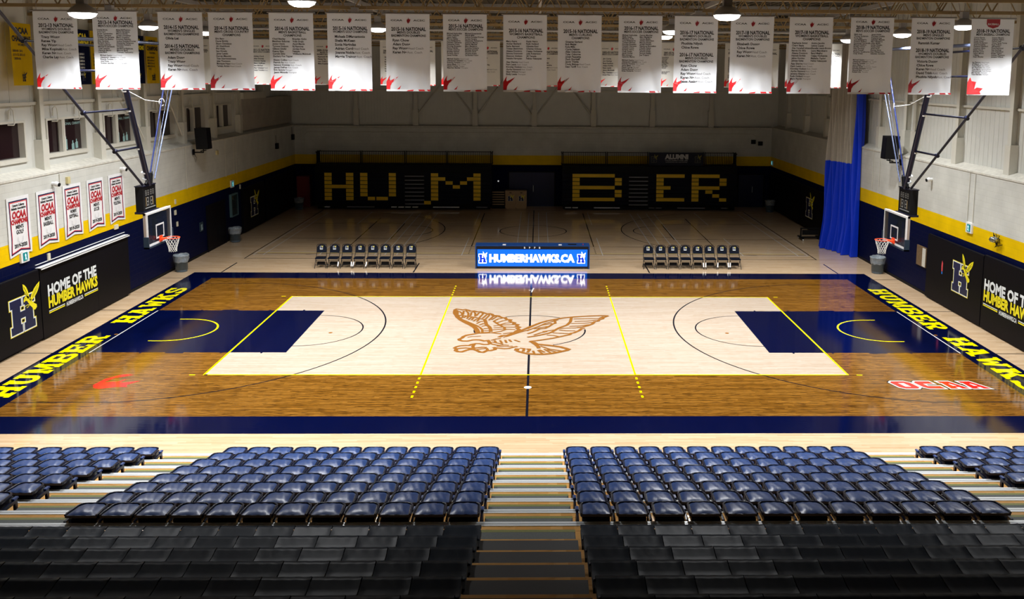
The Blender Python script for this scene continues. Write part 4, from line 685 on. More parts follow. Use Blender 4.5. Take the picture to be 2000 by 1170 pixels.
# OCAA pennants on the block wall
def pennant(y0, l1, l2, label):
    t = thing('wall_pennant', label, 'banner', (-XW + .012, y0, 2.85), 0, 'conference champion pennants on the block wall'); W = 1.19; H_ = 1.78
    f = lambda h: (lambda u, v: (h, u, v))
    OUT = [(0, 0), (.06, 0), (W / 2, .10), (W - .02, .0), (W, 0), (W, H_), (0, H_)]
    b = B(); b.prism([(0.02, 0), (W / 2, .09), (W - .02, .02), (W, .3), (W - .02, H_), (.02, H_), (0, .3)], f(0), f(.014)); obj('cloth', b, mat('white_pennant_cloth', (.74, .74, .74), .7), t)
    IN = [(.10, .09), (W / 2, .185), (W - .12, .11), (W - .15, .55), (W - .13, H_ - .12), (.13, H_ - .12), (.15, .55)]
    b = B(); b.ribbon(IN, .035, f(.017), closed=True); obj('navy_border', b, M_navyp, t)
    b = B(); b.ribbon([(W / 2 + (p[0] - W / 2) * .93, .9 + (p[1] - .9) * .955) for p in IN], .022, f(.018), closed=True); obj('red_border', b, M_red, t)
    b = B(); g = f(.019); put_text(b, 'Ontario Colleges', g, W / 2, 1.50, .068, align='CENTER', bold=.04, width=.62); put_text(b, 'Athletic Association', g, W / 2, 1.405, .068, align='CENTER', bold=.04, width=.76)
    put_text(b, l1, g, W / 2, .83, .105, align='CENTER', bold=.035, maxw=.4); put_text(b, l2, g, W / 2, .67, .115, align='CENTER', bold=.035, width=.56 if len(l2) > 6 else .38); put_text(b, '2019-2020', g, W / 2, .27, .105, align='CENTER', bold=.045, width=.66); obj('printed_text', b, M_print, t)
    b = B(); put_text(b, 'OCAA', g, W / 2, 1.15, .2, align='CENTER', bold=.06, width=.74, shear=.12); put_text(b, 'CHAMPIONS', g, W / 2, .98, .13, align='CENTER', bold=.06, width=.82); obj('red_lettering', b, M_dred, t)
    b = B(); c = mat('pale_grey_print', (.5, .5, .52), .6)
    for k in (.10, .16): b.ribbon([(W / 2 - k, .58), (W / 2 - k * .9, .45), (W / 2, .38), (W / 2 + k * .9, .45), (W / 2 + k, .58)], .008, f(.0185))
    obj('faint_crest', b, c, t)
pennant(-2.57, "MEN'S", 'GOLF', 'white pennant for men\'s golf, cut by the picture edge')
pennant(-1.0, "MEN'S", 'BASEBALL', 'white pennant for men\'s baseball on the block wall')
pennant(.56, "WOMEN'S", 'SOFTBALL', 'white pennant for women\'s softball on the block wall')
pennant(2.13, "MEN'S", 'SOCCER', 'white pennant for men\'s soccer on the block wall')
pennant(3.69, "MEN'S", 'VOLLEYBALL', 'white pennant for men\'s volleyball, nearest the basket')

# ================================================================== basketball goals hung from the roof
def goal(s, label):
    """s = -1 window side, +1 metal-wall side; local x grows from the wall towards the court centre."""
    d = -s; t = thing('basketball_goal', label, 'basketball goal', (s * 11.9, 0, 0), 0, 'basketball goals')
    X = lambda a: d * a
    def bx(b, a0, a1, y0, y1, z0, z1, mi=0): b.box(min(X(a0), X(a1)), max(X(a0), X(a1)), y0, y1, z0, z1, mi)
    b = B(); bx(b, -.02, -.005, -.90, .90, 2.92, 3.94); gl = obj('backboard', b, M_glass, t)
    b = B()
    for q in ((-.915, .915, 2.90, 2.96), (-.915, .915, 3.90, 3.96), (-.915, -.865, 2.96, 3.90), (.865, .915, 2.96, 3.90)): bx(b, -.045, .0, *q)
    for q in ((-.305, .305, 3.47, 3.52), (-.305, .305, 3.06, 3.11), (-.305, -.255, 3.11, 3.47), (.255, .305, 3.11, 3.47)): bx(b, -.004, .002, *q)
    obj('board_frame', b, M_white, t)
    b = B(); bx(b, -.12, -.045, -.93, -.86, 2.9, 3.96); bx(b, -.12, -.045, .86, .93, 2.9, 3.96); bx(b, -.12, -.045, -.93, .93, 3.90, 3.96); obj('frame_depth', b, mat('tan_edge', (.32, .26, .22)), t)
    b = B(); bx(b, -.13, .03, -.955, .955, 2.85, 2.90); bx(b, -.13, .03, -.955, -.905, 2.85, 3.22); bx(b, -.13, .03, .905, .955, 2.85, 3.22); obj('edge_padding', b, mat('dark_teal_padding', (.008, .025, .05), .5), t)
    b = B(); bx(b, .0, .03, -.10, .10, 2.93, 3.12); bx(b, .03, .17, -.08, .08, 3.0, 3.05); obj('rim_bracket', b, M_orange, t)
    b = B(); b.path([(X(.375) + .2286 * math.cos(a), .2286 * math.sin(a), 3.05) for a in [i * math.pi / 14 for i in range(28)]], .013, 8, closed=True)
    for y in (-.16, .16): b.path([(X(.03), y * .6, 2.97), (X(.2), y, 3.03)], .01, 6)
    rim = obj('rim', b, M_orange, t)
    b = B(); n = 12; rows = [(.22, 3.04), (.20, 2.96), (.175, 2.88), (.15, 2.80), (.13, 2.72), (.12, 2.64), (.125, 2.60)]
    for k in range(n):
        for dr in (-1, 1):
            pts = []
            for i, (r, z) in enumerate(rows):
                a = 2 * math.pi * (k + dr * i * .5) / n; pts.append((X(.375) + r * math.cos(a), r * math.sin(a), z))
            b.path(pts, .0045, 4)
    obj('net', b, M_net, rim)
    # support: plate, mast, braces
    b = B(); bx(b, -.25, -.12, -.45, .45, 3.70, 3.90); bx(b, -.22, -.14, -.08, .08, 3.0, 3.8); bx(b, -.16, -.12, -.6, .6, 3.78, 3.84)
    for y in (-.5, .5): b.tube((X(-.14), y, 3.1), (X(-.25), y * .3, 3.8), .025, 6)
    obj('support_frame', b, M_blk, t)
    b = B(); mp = lambda z: (X(-.35), -.15 - .392 * (z - 5.25), z)
    b.tube((X(-.3), .05, 4.75), mp(10.05), .085, 14); obj('mast', b, M_mast, t)
    b = B()
    for z in (4.95, 5.15, 5.95, 7.15, 7.75, 8.35, 9.05):
        p = Vector(mp(z)); dr = (Vector(mp(z + .04)) - p); b.tube(p, p + dr, .098, 14)
    obj('mast_collar', b, M_alu, t)
    b = B(); b.tube((X(-.3), .05, 4.82), (X(-.3), .12, 5.12), .11, 12); b.tube((X(-.28), -.25, 4.8), (X(-.28), .25, 5.15), .04, 8); obj('swivel_joint', b, M_blk, t)
    bp = lambda z: (X(-.33), -.35 - 1.43 * (z - 4.8), z)
    b = B(); b.tube(bp(4.8), bp(10.05), .038, 10)
    for z in (6.0, 7.2, 8.35, 9.05): p = Vector(bp(z)); b.tube(p + Vector((0, -.06, -.02)), p + Vector((0, .06, .02)), .055, 8)
    obj('diagonal_brace', b, M_mast, t)
    for z in (6.0, 7.2, 8.35, 9.05):
        b = B(); b.tube(mp(z), bp(z), .032, 8); obj('tie_bar', b, M_mast, t)
    b = B(); b.tube((X(-.3), .08, 4.9), (X(-.3), .55 + 1.0, 7.8), .026, 8); b.tube((X(-.3), 1.55, 7.8), (X(-.3), 2.75, 10.05), .026, 8); obj('sway_rod', b, M_rodb, t)
    b = B(); b.tube((X(-.3), .5, 4.9), (X(-.3), 3.6, 10.05), .024, 8); obj('sway_rod', b, M_rod, t)
    b = B(); b.path([(X(-.3), .3, 4.9), (X(-.3), 1.8, 7.5), (X(-.3), 3.0, 10.05)], .008, 5); obj('cable', b, M_rod, t)
    b = B(); b.path([(X(-.3), 1.35, 7.35), (X(-.35), .2, 7.45), (X(-.35), -.95, 7.75)], .012, 5); b.path([(X(-.3) + .05 * math.cos(a), 1.35 + .09 * math.cos(a), 7.35 + .12 * math.sin(a)) for a in [i * .6 for i in range(10)]], .012, 5); obj('hoist_rope', b, M_alu, t)
    b = B(); b.tube((X(-.33), -4.6, 9.2), (X(-.33), 4.2, 9.3), .05, 8); obj('roof_pipe', b, M_rod, t)
    # shot clock box
    b = B(); bx(b, -.52, -.28, -.47, .47, 3.95, 4.74); ck = obj('shot_clock', b, M_blk, t)
    b = B(); bx(b, -.55, -.2, -.52, .52, 3.88, 3.95); bx(b, -.54, -.26, -.49, .49, 4.74, 4.77); obj('clock_bracket', b, M_mast, ck)
    b = B(); ff = lambda u, v: (X(-.275), d * u, v)
    sg = mat('unlit_clock_segments', (.35, .35, .33), .5); sy = mat('amber_clock_segments', (.35, .22, .05), .5)
    for (u0, v0, w_, h_, mi) in ((-.26, 4.45, .1, .16, 0), (-.10, 4.45, .1, .16, 0), (.10, 4.45, .1, .16, 0), (.26, 4.45, .1, .16, 0), (-.16, 4.12, .16, .26, 0), (.12, 4.12, .16, .26, 0)):
        for a in (rc(-.5, .46, .5, .54), rc(-.5, 0, .5, .08), rc(-.5, .92, .5, 1), rc(-.5, .1, -.36, .44), rc(.36, .1, .5, .44), rc(-.5, .56, -.36, .9), rc(.36, .56, .5, .9)):
            b.flat([(u0 + p[0] * w_, v0 + p[1] * h_) for p in a], ff, mi)
    b.flat(rc(-.35, 4.03, .4, 4.06), ff, 0); b.flat(rc(.22, 4.1, .25, 4.38), ff, 1); b.flat(rc(-.3, 4.1, -.28, 4.4), ff, 1)
    obj('clock_digits', b, [sg, sy], ck)
    return t
goal(-1, 'basketball goal with black shot clock on the window side of the court')
goal(1, 'basketball goal with black shot clock on the curtain side of the court')

# ================================================================== wall mats
def wall_mat(s, y0, y1, z0, z1, label, em=None, text=None, strip=False, xoff=0.0, seams=()):
    t = thing('wall_mat', label, 'wall mat', (s * (XW - xoff), y0, z0), 0, 'black wall mats'); L = y1 - y0; Hh = z1 - z0
    d = -s; b = B(); th = .13
    b.box(min(0.002 * d, d * th), max(0.002 * d, d * th), 0, L, 0, Hh)
    obj('padding', b, M_mat_, t)
    b = B(); b.tube((d * th * .55, .01, Hh - .005), (d * th * .55, L - .01, Hh - .005), .055, 10); obj('rolled_edge', b, M_mat_, t)
    if seams:
        b = B()
        for q in seams: b.box(min(d * (th - .002), d * (th + .004)), max(d * (th - .002), d * (th + .004)), q - .006, q + .006, 0, Hh)
        obj('seam', b, M_blk, t)
    if strip:
        b = B(); b.box(min(d * .0, d * .2), max(d * .0, d * .2), 0, L, Hh + .045, Hh + .06); b.box(min(d * .18, d * .2), max(d * .18, d * .2), 0, L, Hh + .0, Hh + .06); b.box(min(0, d * .03), max(0, d * .03), 0, L, Hh + .14, Hh + .155); obj('top_rail', b, M_white, t)
    if em:
        yy, w_, zz, h_ = em
        if s < 0: f = lambda u, v, h: (th + h, yy - y0 + u * w_, zz - z0 + v * h_)
        else: f = lambda u, v, h: (-th - h, yy - y0 - u * w_, zz - z0 + v * h_)
        emblem(t, f, .003)
    if text:
        ys = text; f = (lambda h: lambda u, v: (th + h, ys - y0 + u, v - z0)) if s < 0 else (lambda h: lambda u, v: (-th - h, ys - y0 - u, v - z0))
        b = B(); g = f(.004); top = 1.33 if s < 0 else 1.37
        put_text(b, 'HOME OF THE', g, 0, top, .33, width=3.12, bold=.045); obj('white_lettering', b, M_wht2, t)
        b = B(); put_text(b, 'HUMBER HAWKS', g, 0, top - .37, .32, width=3.16, bold=.05); b.flat(rc(.0, top - .56, .95, top - .52), g); b.flat(rc(2.22, top - .56, 3.16, top - .52), g); obj('yellow_lettering', b, M_yelp, t)
        b = B(); put_text(b, 'HUMBERHAWKS.CA', g, 1.05, top - .59, .13, width=1.08, bold=.03); b.flat(rc(.0, top - .50, .95, top - .47), g); b.flat(rc(2.22, top - .50, 3.16, top - .47), g); obj('white_lettering', b, M_wht2, t)
    return t
wall_mat(-1, -7.0, -1.33, .10, 2.25, 'black wall mat with blue H emblem and yellow hawk, window side near camera', em=(-2.95, 1.26, .62, 1.02), strip=False)
wall_mat(-1, -1.28, 4.74, .06, 2.25, 'black wall mat reading HOME OF THE HUMBER HAWKS on the window side', text=-.9, strip=True, seams=(3.55,))
wall_mat(1, .40, 4.69, .05, 2.42, 'black wall mat with H emblem on the metal-wall side, beside the notice panel', em=(2.50, 1.14, .81, 1.03))
wall_mat(1, -6.5, .34, .05, 2.46, 'black wall mat with partly seen HOME OF THE HUMBER HAWKS lettering, metal-wall side', text=.22, seams=(-3 + 6.5,))
wall_mat(-1, 18.0, 21.6, .1, 2.35, 'dim black wall mat with H emblem far along the window side', em=(19.2, 1.15, .75, 1.0))
wall_mat(-1, 22.0, 27.6, .1, 2.35, 'dim plain black wall mat at the far end of the window side')
wall_mat(1, 17.2, 21.4, .1, 2.35, 'dim black wall mat with H emblem seen past the blue curtain', em=(20.3, 1.15, .75, 1.0))
wall_mat(1, 21.6, 28.2, .1, 2.35, 'dim plain black wall mat between curtain and far corner')

# ================================================================== small things on the side walls
def speaker(s, y, z, label, sc=1.0):
    t = thing('wall_speaker', label, 'speaker', (s * 15.2, y, z), 0, 'loudspeakers on the side walls'); d = -s
    b = B(); P = [(d * .25, -.33), (d * .75, -.26), (d * .75, .26), (d * .25, .33)]
    b.prism(P, lambda u, v: (u, v, .12), lambda u, v: (u * 1.0 - d * .05, v, 1.06 * sc)); obj('cabinet', b, M_blk, t)
    b = B(); b.prism([(d * .755, -.22), (d * .765, -.22), (d * .765, .22), (d * .755, .22)], lambda u, v: (u, v, .17), lambda u, v: (u - d * .05, v, 1.0 * sc)); obj('grille', b, M_mat_, t)
    b = B(); b.path([(0, 0, -.04), (d * .45, 0, -.04), (d * .45, 0, .14)], .03, 8); b.box(min(0, d * .02), max(0, d * .02), -.12, .12, -.15, .1); b.box(d * .45 - .03, d * .45 + .03, -.3, .3, .02, .06); obj('bracket', b, M_blk, t)
    b = B(); b.path([(0, .05, -.1), (d * .1, .1, -.3), (d * .03, .12, -.5), (0, .1, -.3)], .008, 5); obj('cable', b, M_blk, t)
speaker(-1, 11.75, 4.85, 'black loudspeaker on a bracket below the fourth window')
speaker(1, 7.9, 4.9, 'black loudspeaker on a bracket behind the curtain-side goal rods')
def dome_camera(s, y, z, label):
    t = thing('security_camera', label, 'camera', (s * XW, y, z), 0, 'white security cameras'); d = -s
    b = B(); b.tube((0, 0, 0), (d * .1, 0, 0), .06, 12); b.tube((d * .1, 0, 0), (d * .2, 0, -.03), .085, 12, r1=.075); obj('housing', b, M_white, t)
    b = B(); b.tube((d * .2, .01, -.03), (d * .235, .01, -.04), .06, 12); obj('lens', b, M_blk, t)
    b = B(); b.path([(0, 0, -.05), (0, 0, -.18)], .012, 5); obj('conduit', b, M_steelw, t)
dome_camera(-1, .02, 4.78, 'white security camera above the baseball and softball pennants')
dome_camera(-1, 4.75, 4.78, 'white security camera above the volleyball pennant')
dome_camera(1, 4.95, 4.5, 'white security camera on the block wall beside the curtain-side goal')
def wall_box(name, s, y, z, w_, h_, m, label, cat, dep=.06, group=None, extra=None):
    b = B(); b.box(min(0, -s * dep), max(0, -s * dep), -w_ / 2, w_ / 2, 0, h_); 
    if extra:
        t = thing(name, label, cat, (s * XW, y, z), 0, group); obj('housing', b, m, t); extra(t); return t
    o = obj(name, b, m, None, (s * XW, y, z)); return tag(o, label, cat, group)
def exitx(s):
    def e(t):
        b = B(); b.box(min(-s * .06, -s * .075), max(-s * .06, -s * .075), -.12, .10, .05, .30); obj('green_face', b, mat('exit_green_glow', (.0, .12, .12), .4, emit=(.0, .35, .4), es=.35), t)
        b = B(); ff = lambda u, v: (-s * .078, -s * u, v); b.flat([(-.05, .07), (0, .12), (.03, .06), (.05, .08), (.01, .16), (.03, .22), (-.01, .27), (-.05, .22), (-.02, .16)], ff); obj('running_figure', b, mat('exit_white_glow', (.8, 1, 1), .4, emit=(.5, .9, 1), es=.9), t)
    return e
wall_box('exit_sign', 1, 1.72, 3.0, .42, .36, M_white, 'green running-man exit sign on the yellow band above the curtain-side mats', 'exit sign', .06, 'exit signs', exitx(1))
wall_box('exit_sign', -1, 16.7, 2.62, .42, .36, M_white, 'small lit exit sign on the window-side yellow band', 'exit sign', .06, 'exit signs', exitx(-1))
wall_box('exit_sign', -1, -1.85, 2.62, .42, .3, M_white, 'teal exit sign low in the yellow band under the golf pennant', 'exit sign', .06, 'exit signs', exitx(-1))
wall_box('exit_sign', 1, 28.2, 2.75, .3, .3, M_white, 'tiny cyan-lit exit sign in the far corner past the curtain', 'exit sign', .06, 'exit signs', exitx(1))
M_sw = mat('ivory_switch_plate', (.66, .62, .48), .5)
wall_box('junction_box', -1, .92, 4.68, .16, .22, mat('yellowed_junction_box', (.58, .5, .25), .5), 'yellowed junction box above the softball pennant', 'junction box', .08)
wall_box('switch_plate', -1, -.5, 2.4, .14, .22, M_sw, 'ivory switch plate in the navy band under the baseball pennant', 'switch plate', .04)
wall_box('switch_plate', -1, 4.1, 2.62, .26, .16, M_sw, 'ivory switch plate directly below the volleyball pennant', 'switch plate', .05)
wall_box('switch_plate', -1, 9.55, 2.78, .10, .2, M_sw, 'top one of three ivory plates beside the window-side backboard', 'switch plate', .04, 'three ivory plates')
wall_box('switch_plate', -1, 9.5, 2.32, .16, .2, M_sw, 'middle one of three ivory plates beside the window-side backboard', 'switch plate', .04, 'three ivory plates')
wall_box('switch_plate', -1, 9.65, 1.8, .12, .2, M_sw, 'lowest of three ivory plates beside the window-side backboard', 'switch plate', .04, 'three ivory plates')
wall_box('junction_box', -1, 14.75, 4.45, .22, .2, mat('yellowed_junction_box', (.58, .5, .25), .5), 'yellowed junction box below the ledge, past the window-side loudspeaker', 'junction box', .08)
wall_box('junction_box', -1, 17.9, 2.4, .1, .22, M_sw, 'tiny ivory box beside the window-side exit sign', 'junction box', .05)
def wc(t):
    b = B(); f = lambda u, v: (.047, u, v); b.flat([(-.1, .05), (0, .05), (0, .32), (-.1, .32)], f); b.flat(arc(.06, .12, .06, 0, 330, 10)[:-1], f); b.flat(rc(.03, .18, .08, .34), f); obj('pictograms', b, mat('pale_sign_print', (.25, .35, .38)), t)
wall_box('restroom_sign', -1, 12.35, 1.12, .36, .42, mat('dark_teal_sign', (.012, .03, .045)), 'small dark restroom sign beside the padded doors', 'sign', .045, None, wc)
# hanging gadgets on the far block wall
for (s, y, z, lab) in ((-1, 24.6, 3.95, 'small black speaker hanging on the dim far part of the window-side wall'), (-1, 28.1, 4.25, 'tiny grey box hanging under the ledge in the window-side corner')):
    b = B(); b.box(0, .14, -.16, .16, 0, .34); b.tube((.02, 0, .34), (.02, 0, .8), .012, 5); tag(obj('hanging_box', b, M_blk, None, (s * XW, y, z)), lab, 'speaker')
for i, (x, lab) in enumerate(((14.5, 'dark floodlight on the far wall, right-hand one of two'), (14.05, 'dark floodlight on the far wall, left-hand one of two'))):
    b = B(); b.box(-.13, .13, -.2, -.02, 0, .26); b.tube((0, -.02, .13), (0, 0, .13), .03, 6); tag(obj('floodlight', b, M_blk, None, (x, YB, 4.0 + .1 * i)), lab, 'floodlight', 'far wall floodlights')
# notice panel, stickers, gadget on the metal-wall side
t = thing('notice_panel', 'brown and white notice panel between basket padding and black mat', 'notice panel', (XW - .012, 5.4, 1.05), 0)
b = B(); b.box(-.04, 0, -.42, .42, 0, .78); obj('board', b, mat('brown_board', (.16, .10, .05), var=.5, scale=14), t)
b = B(); b.box(-.05, -.04, -.40, -.12, .02, .74); obj('paper', b, mat('worn_white_paper', (.62, .60, .54), var=.25, scale=20), t)
b = B(); b.flat([(-.05, .1), (.05, .1), (.07, .3), (.03, .5), (-.05, .42)], lambda u, v: (-.004, u, v), 0); b.flat([(-.04, .0), (.05, .0), (.04, .1), (-.05, .08)], lambda u, v: (-.004, u, v), 1)
tag(obj('sticker', b, [mat('pinkish_red_print', (.62, .06, .08)), mat('bright_blue_print', (.01, .15, .6))], None, (15.115, 3.35, 1.18)), 'small red and blue sticker on the black mat before the H emblem', 'sticker')
t = thing('wall_gadget', 'tangled chrome gadget with dangling wires where white wall meets yellow band', 'gadget', (XW, -.28, 3.12), 0)
b = B(); b.lathe([(0, .1), (.12, .08), (.16, .0), (.12, -.07), (0, -.1)], 12, c=(-.18, 0)); obj('dome', b, mat('worn_chrome', (.4, .42, .42), .15, metal=.9, var=.6, scale=30), t)
b = B(); rr = random.Random(4)
for k in range(9):
    a = (-.14, rr.uniform(-.1, .1), rr.uniform(-.08, .08)); b.path([a, (-.1, a[1] + rr.uniform(-.2, .2), a[2] + rr.uniform(-.2, .25)), (-.04, a[1] + rr.uniform(-.25, .25), a[2] + rr.uniform(-.3, .3))], .012, 5)
b.tube((-.14, 0, 0), (0, 0, 0), .03, 6); obj('wires', b, M_blk, t)
# display case and padded doors on the window side
t = thing('display_case', 'small framed display case above the bin far along the window side', 'display case', (-XW, 16.75, 1.15), 0)
b = B()
for q in ((-.5, -.43, 0, 1.15), (.43, .5, 0, 1.15), (-.43, .43, 0, .07), (-.43, .43, 1.08, 1.15)): b.box(0, .12, *q)
obj('case_frame', b, mat('dull_teal_frame', (.06, .12, .13)), t)
b = B(); b.box(.01, .03, -.43, .43, .07, 1.08); obj('case_back', b, mat('case_grey_green', (.10, .12, .09), var=.7, scale=7), t)
b = B(); b.box(.1, .106, -.43, .43, .07, 1.08); obj('case_glass', b, M_glass, t)
def door(n, org, fx, W, H_, handle=True, m=None, frame=.07, lab=None):
    """double or single door leaf set on a wall; fx maps (n,a,z) to local"""
    t = thing('door_%d' % n, None, None, org, 0, None, 'structure')
    def bx(b, n0, n1, a0, a1, z0, z1):
        p, q = fx(n0, a0), fx(n1, a1); b.box(min(p[0], q[0]), max(p[0], q[0]), min(p[1], q[1]), max(p[1], q[1]), z0, z1)
    b = B(); bx(b, .0, .06, -frame, 0, 0.001, H_ + frame); bx(b, .0, .06, W, W + frame, 0.001, H_ + frame); bx(b, 0, .06, 0, W, H_, H_ + frame); obj('door_frame', b, M_mat_, t)
    b = B(); bx(b, .0, .035, 0, W / 2 - .005, 0.001, H_); bx(b, .0, .035, W / 2 + .005, W, 0.001, H_); lf = obj('door_leaf', b, m or M_navyp, t)
    if handle:
        b = B(); bx(b, .05, .07, W / 2 + .08, W / 2 + .11, .95, 1.35); bx(b, .035, .07, W / 2 + .08, W / 2 + .11, 1.0, 1.03); bx(b, .035, .07, W / 2 + .08, W / 2 + .11, 1.27, 1.3); obj('door_handle', b, M_alu, lf)
door(1, (-XW, 13.1, 0), lambda n, a: (n, a), 2.35, 2.12, False, M_mat_)
door(2, (-1.6, YB, 0), lambda n, a: (a, -n), 2.9, 2.2, True, M_navyp)
door(3, (13.2, YB, 0), lambda n, a: (a, -n), 1.6, 2.1, True, M_navyp)
b = B(); b.tube((0, 0, 0), (0, -.05, 0), .05, 10); tag(obj('door_alarm_light', b, mat('small_white_lamp', (1, 1, 1), emit=(1, 1, 1), es=.35), None, (-2.3, YB, 1.62)), 'small white indicator light on the dark far wall near the plywood boxes', 'indicator light')

# ================================================================== curtain
def curtain():
    t = thing('divider_curtain', 'gathered divider curtain, blue below and grey mesh above, on the metal wall', 'curtain', (14.9, 13.6, 0), 0)
    r = random.Random(11)
    n = 180; pts = []
    for i in range(n + 1):
        q = i / n; x = .30 - .72 * q; y = -1.35 + 2.75 * q
        ph = q * 2 * math.pi * 11; off = math.sin(ph + .9 * math.sin(ph * .37)) * (.26 + .07 * math.sin(q * 9)) + .03 * math.sin(ph * 2.3)
        pts.append((x, y, off))
    nx, ny = -.967, -.253
    def sheet(z0, z1, i0, i1, push=0.0, low=False):
        b = B(); zs = [z0 + (z1 - z0) * k / 10 for k in range(11)]; vs = []
        for z in zs:
            fl = 1 + (.5 * max(0, 1 - z / 1.2)); sq = 1 - .25 * min(1, z / 8)
            for i in range(i0, i1 + 1):
                x, y, o = pts[i]; o2 = o * fl * (.75 + .25 * math.sin(z * .9 + i * .21)) + push
                vs.append((x + nx * o2 - .12 * max(0, 1 - z / 1.5) * (i / n), (y * sq) + ny * o2, z))
        w_ = i1 - i0 + 1
        b.add(vs, [(k * w_ + i, k * w_ + i + 1, (k + 1) * w_ + i + 1, (k + 1) * w_ + i) for k in range(10) for i in range(w_ - 1)], 0, True); return b
    obj('blue_panel', sheet(.02, 4.35, 0, n), M_curtb, t)
    obj('mesh_panel', sheet(4.33, 10.0, 24, n), M_curtg, t)
    obj('blue_edge', sheet(4.33, 10.0, 0, 25), M_curtb, t)
    return t
curtain()
t = thing('wheeled_rack', 'black rack on casters half hidden beyond the blue curtain', 'rack', (14.35, 16.9, 0), 0)
b = B(); b.box(-.55, .55, -.04, .04, .1, .16); b.box(-.5, -.44, -.04, .04, .16, .62); b.box(.44, .5, -.04, .04, .16, .62); b.box(-.5, .5, -.03, .03, .56, .62); b.box(-.4, .4, -.015, .015, .25, .5); b.box(-.52, -.42, -.45, .45, .1, .15); b.box(.42, .52, -.45, .45, .1, .15); obj('rack_frame', b, M_blk, t)
for x in (-.47, .47):
    for y in (-.42, .42):
        b = B(); b.tube((x - .02, y, .05), (x + .02, y, .05), .05, 12); b.box(x - .015, x + .015, y - .015, y + .015, .05, .12); obj('caster', b, M_alu, t)

# ================================================================== bins
def bin_(x, y, sc, label):
    t = thing('waste_bin', label, 'waste bin', (x, y, 0), 0, 'grey waste bins')
    b = B(); b.lathe([(0, .0), (.225, .0), (.235, .05), (.265, .5), (.275, .66), (.30, .665), (.30, .70), (.27, .70), (.25, .1), (0, .08)], 24); obj('bucket', b, M_bin, t)
    r = random.Random(int(x * 10)); b = B(); n = 28; pr = [(.285, .42), (.31, .56), (.315, .66), (.33, .705), (.30, .735), (.255, .70), (.23, .5)]
    vs = [((rr_ + r.uniform(-.014, .02)) * math.cos(2 * math.pi * k / n), (rr_ + r.uniform(-.014, .02)) * math.sin(2 * math.pi * k / n), z + r.uniform(-.03, .03)) for rr_, z in pr for k in range(n)]
    b.add(vs, [(i * n + k, i * n + (k + 1) % n, (i + 1) * n + (k + 1) % n, (i + 1) * n + k) for i in range(len(pr) - 1) for k in range(n)], 0, True); obj('liner', b, M_bag, t)
bin_(-14.82, 8.85, 1, 'grey waste bin with clear liner below the window-side basket')
bin_(-14.85, 15.75, 1, 'grey waste bin with clear liner below the display case')
bin_(14.85, 8.85, 1, 'grey waste bin with clear liner below the curtain-side basket')
bin_(-14.6, 26.9, 1, 'dim grey waste bin before the dark red cabinet')
bin_(14.75, 26.6, 1, 'dim bin with clear liner in the far corner past the curtain')
t = thing('red_cabinet', 'tall dark red cabinet in the far corner of the window side', 'cabinet', (-14.62, 28.3, 0), 0)
b = B(); b.box(-.4, .42, -.28, .36, 0.0, 1.95); obj('body', b, mat('dark_red_paint', (.22, .012, .01), .4), t)
b = B(); b.box(-.38, .40, -.3, -.281, .05, 1.9); obj('cabinet_door', b, mat('dark_red_paint', (.22, .012, .01), .4), t)

# ================================================================== folding chairs
def chair0():
    t = thing('folding_chair', 'x', 'folding chair', (0, 0, 0), 0, 'team chairs beyond the far sideline')
    nv = mat('navy_chair_vinyl', (.003, .006, .016), .35, spec=.25); fr = mat('black_chair_frame', (.004, .005, .008), .4, spec=.2)
    b = B(); P = [(-.19, 0), (.19, 0), (.20, .10), (.19, .24), (.14, .32), (.06, .345), (-.06, .345), (-.14, .32), (-.19, .24), (-.20, .10)]
    tilt = lambda u, v, k: (u, .20 + v * .22 + k, .62 + v)
    b.prism(P, lambda u, v: tilt(u, v, 0), lambda u, v: tilt(u, v, -.045 + .02 * (u / .2) ** 2)); obj('backrest', b, nv, t)
    b = B(); b.prism([(-.21, -.22), (.21, -.22), (.215, -.1), (.20, .17), (-.20, .17), (-.215, -.1)], lambda u, v: (u, v, .405), lambda u, v: (u * .97, v * .97, .465)); obj('seat', b, nv, t)
    for s in (-1, 1):
        b = B(); b.path([(s * .205, .27, .93), (s * .212, .19, .60), (s * .222, .06, .42), (s * .235, -.25, .01)], .0125, 7); obj('leg', b, fr, t)
        b = B(); b.path([(s * .205, -.12, .42), (s * .215, .10, .20), (s * .225, .28, .01)], .0125, 7); obj('leg', b, fr, t)
    b = B()
    for y, z in ((-.15, .14), (-.02, .31), (.2, .10)): b.tube((-.225, y, z), (.225, y, z), .011, 6)
    b.path([(-.205, .27, .93), (-.17, .285, .965), (0, .29, .985), (.17, .285, .965), (.205, .27, .93)], .0125, 7); b.box(-.17, .17, .02, .035, .12, .26); obj('frame', b, fr, t)
    f = lambda u, v, h: (-.062 + u * .105, .20 + (.18 + v * .095) * .22 - .047 - h, .62 + .18 + v * .095)
    b = B(); b.ribbon(HP, .2, lambda u, v: f(u, v, .002), closed=True); b.flat(HP, lambda u, v: f(u, v, .0025), 1); b.flat([(-.1, -.42), (1.1, -.42), (1.1, -.15), (-.1, -.15)], lambda u, v: f(u, v, .002), 0)
    for Q in (WINGL, WINGR, HBODY): b.flat(Q, lambda u, v: f(u, v, .0035), 2)
    obj('emblem', b, [M_wht2, M_navyp, M_yelp], t)
    return t
c0 = chair0(); c0['_n'] = 0; del c0['_n']; used = False
def tagm(root, s):
    b = B(); b.quad((s * .222 - .028, -.105, .28), (s * .222 + .028, -.105, .28), (s * .235 + .01, -.215, .10), (s * .235 - .035, -.215, .10)); o = obj('leg_label', b, M_white, root); o['label'] = 'white paper tag'
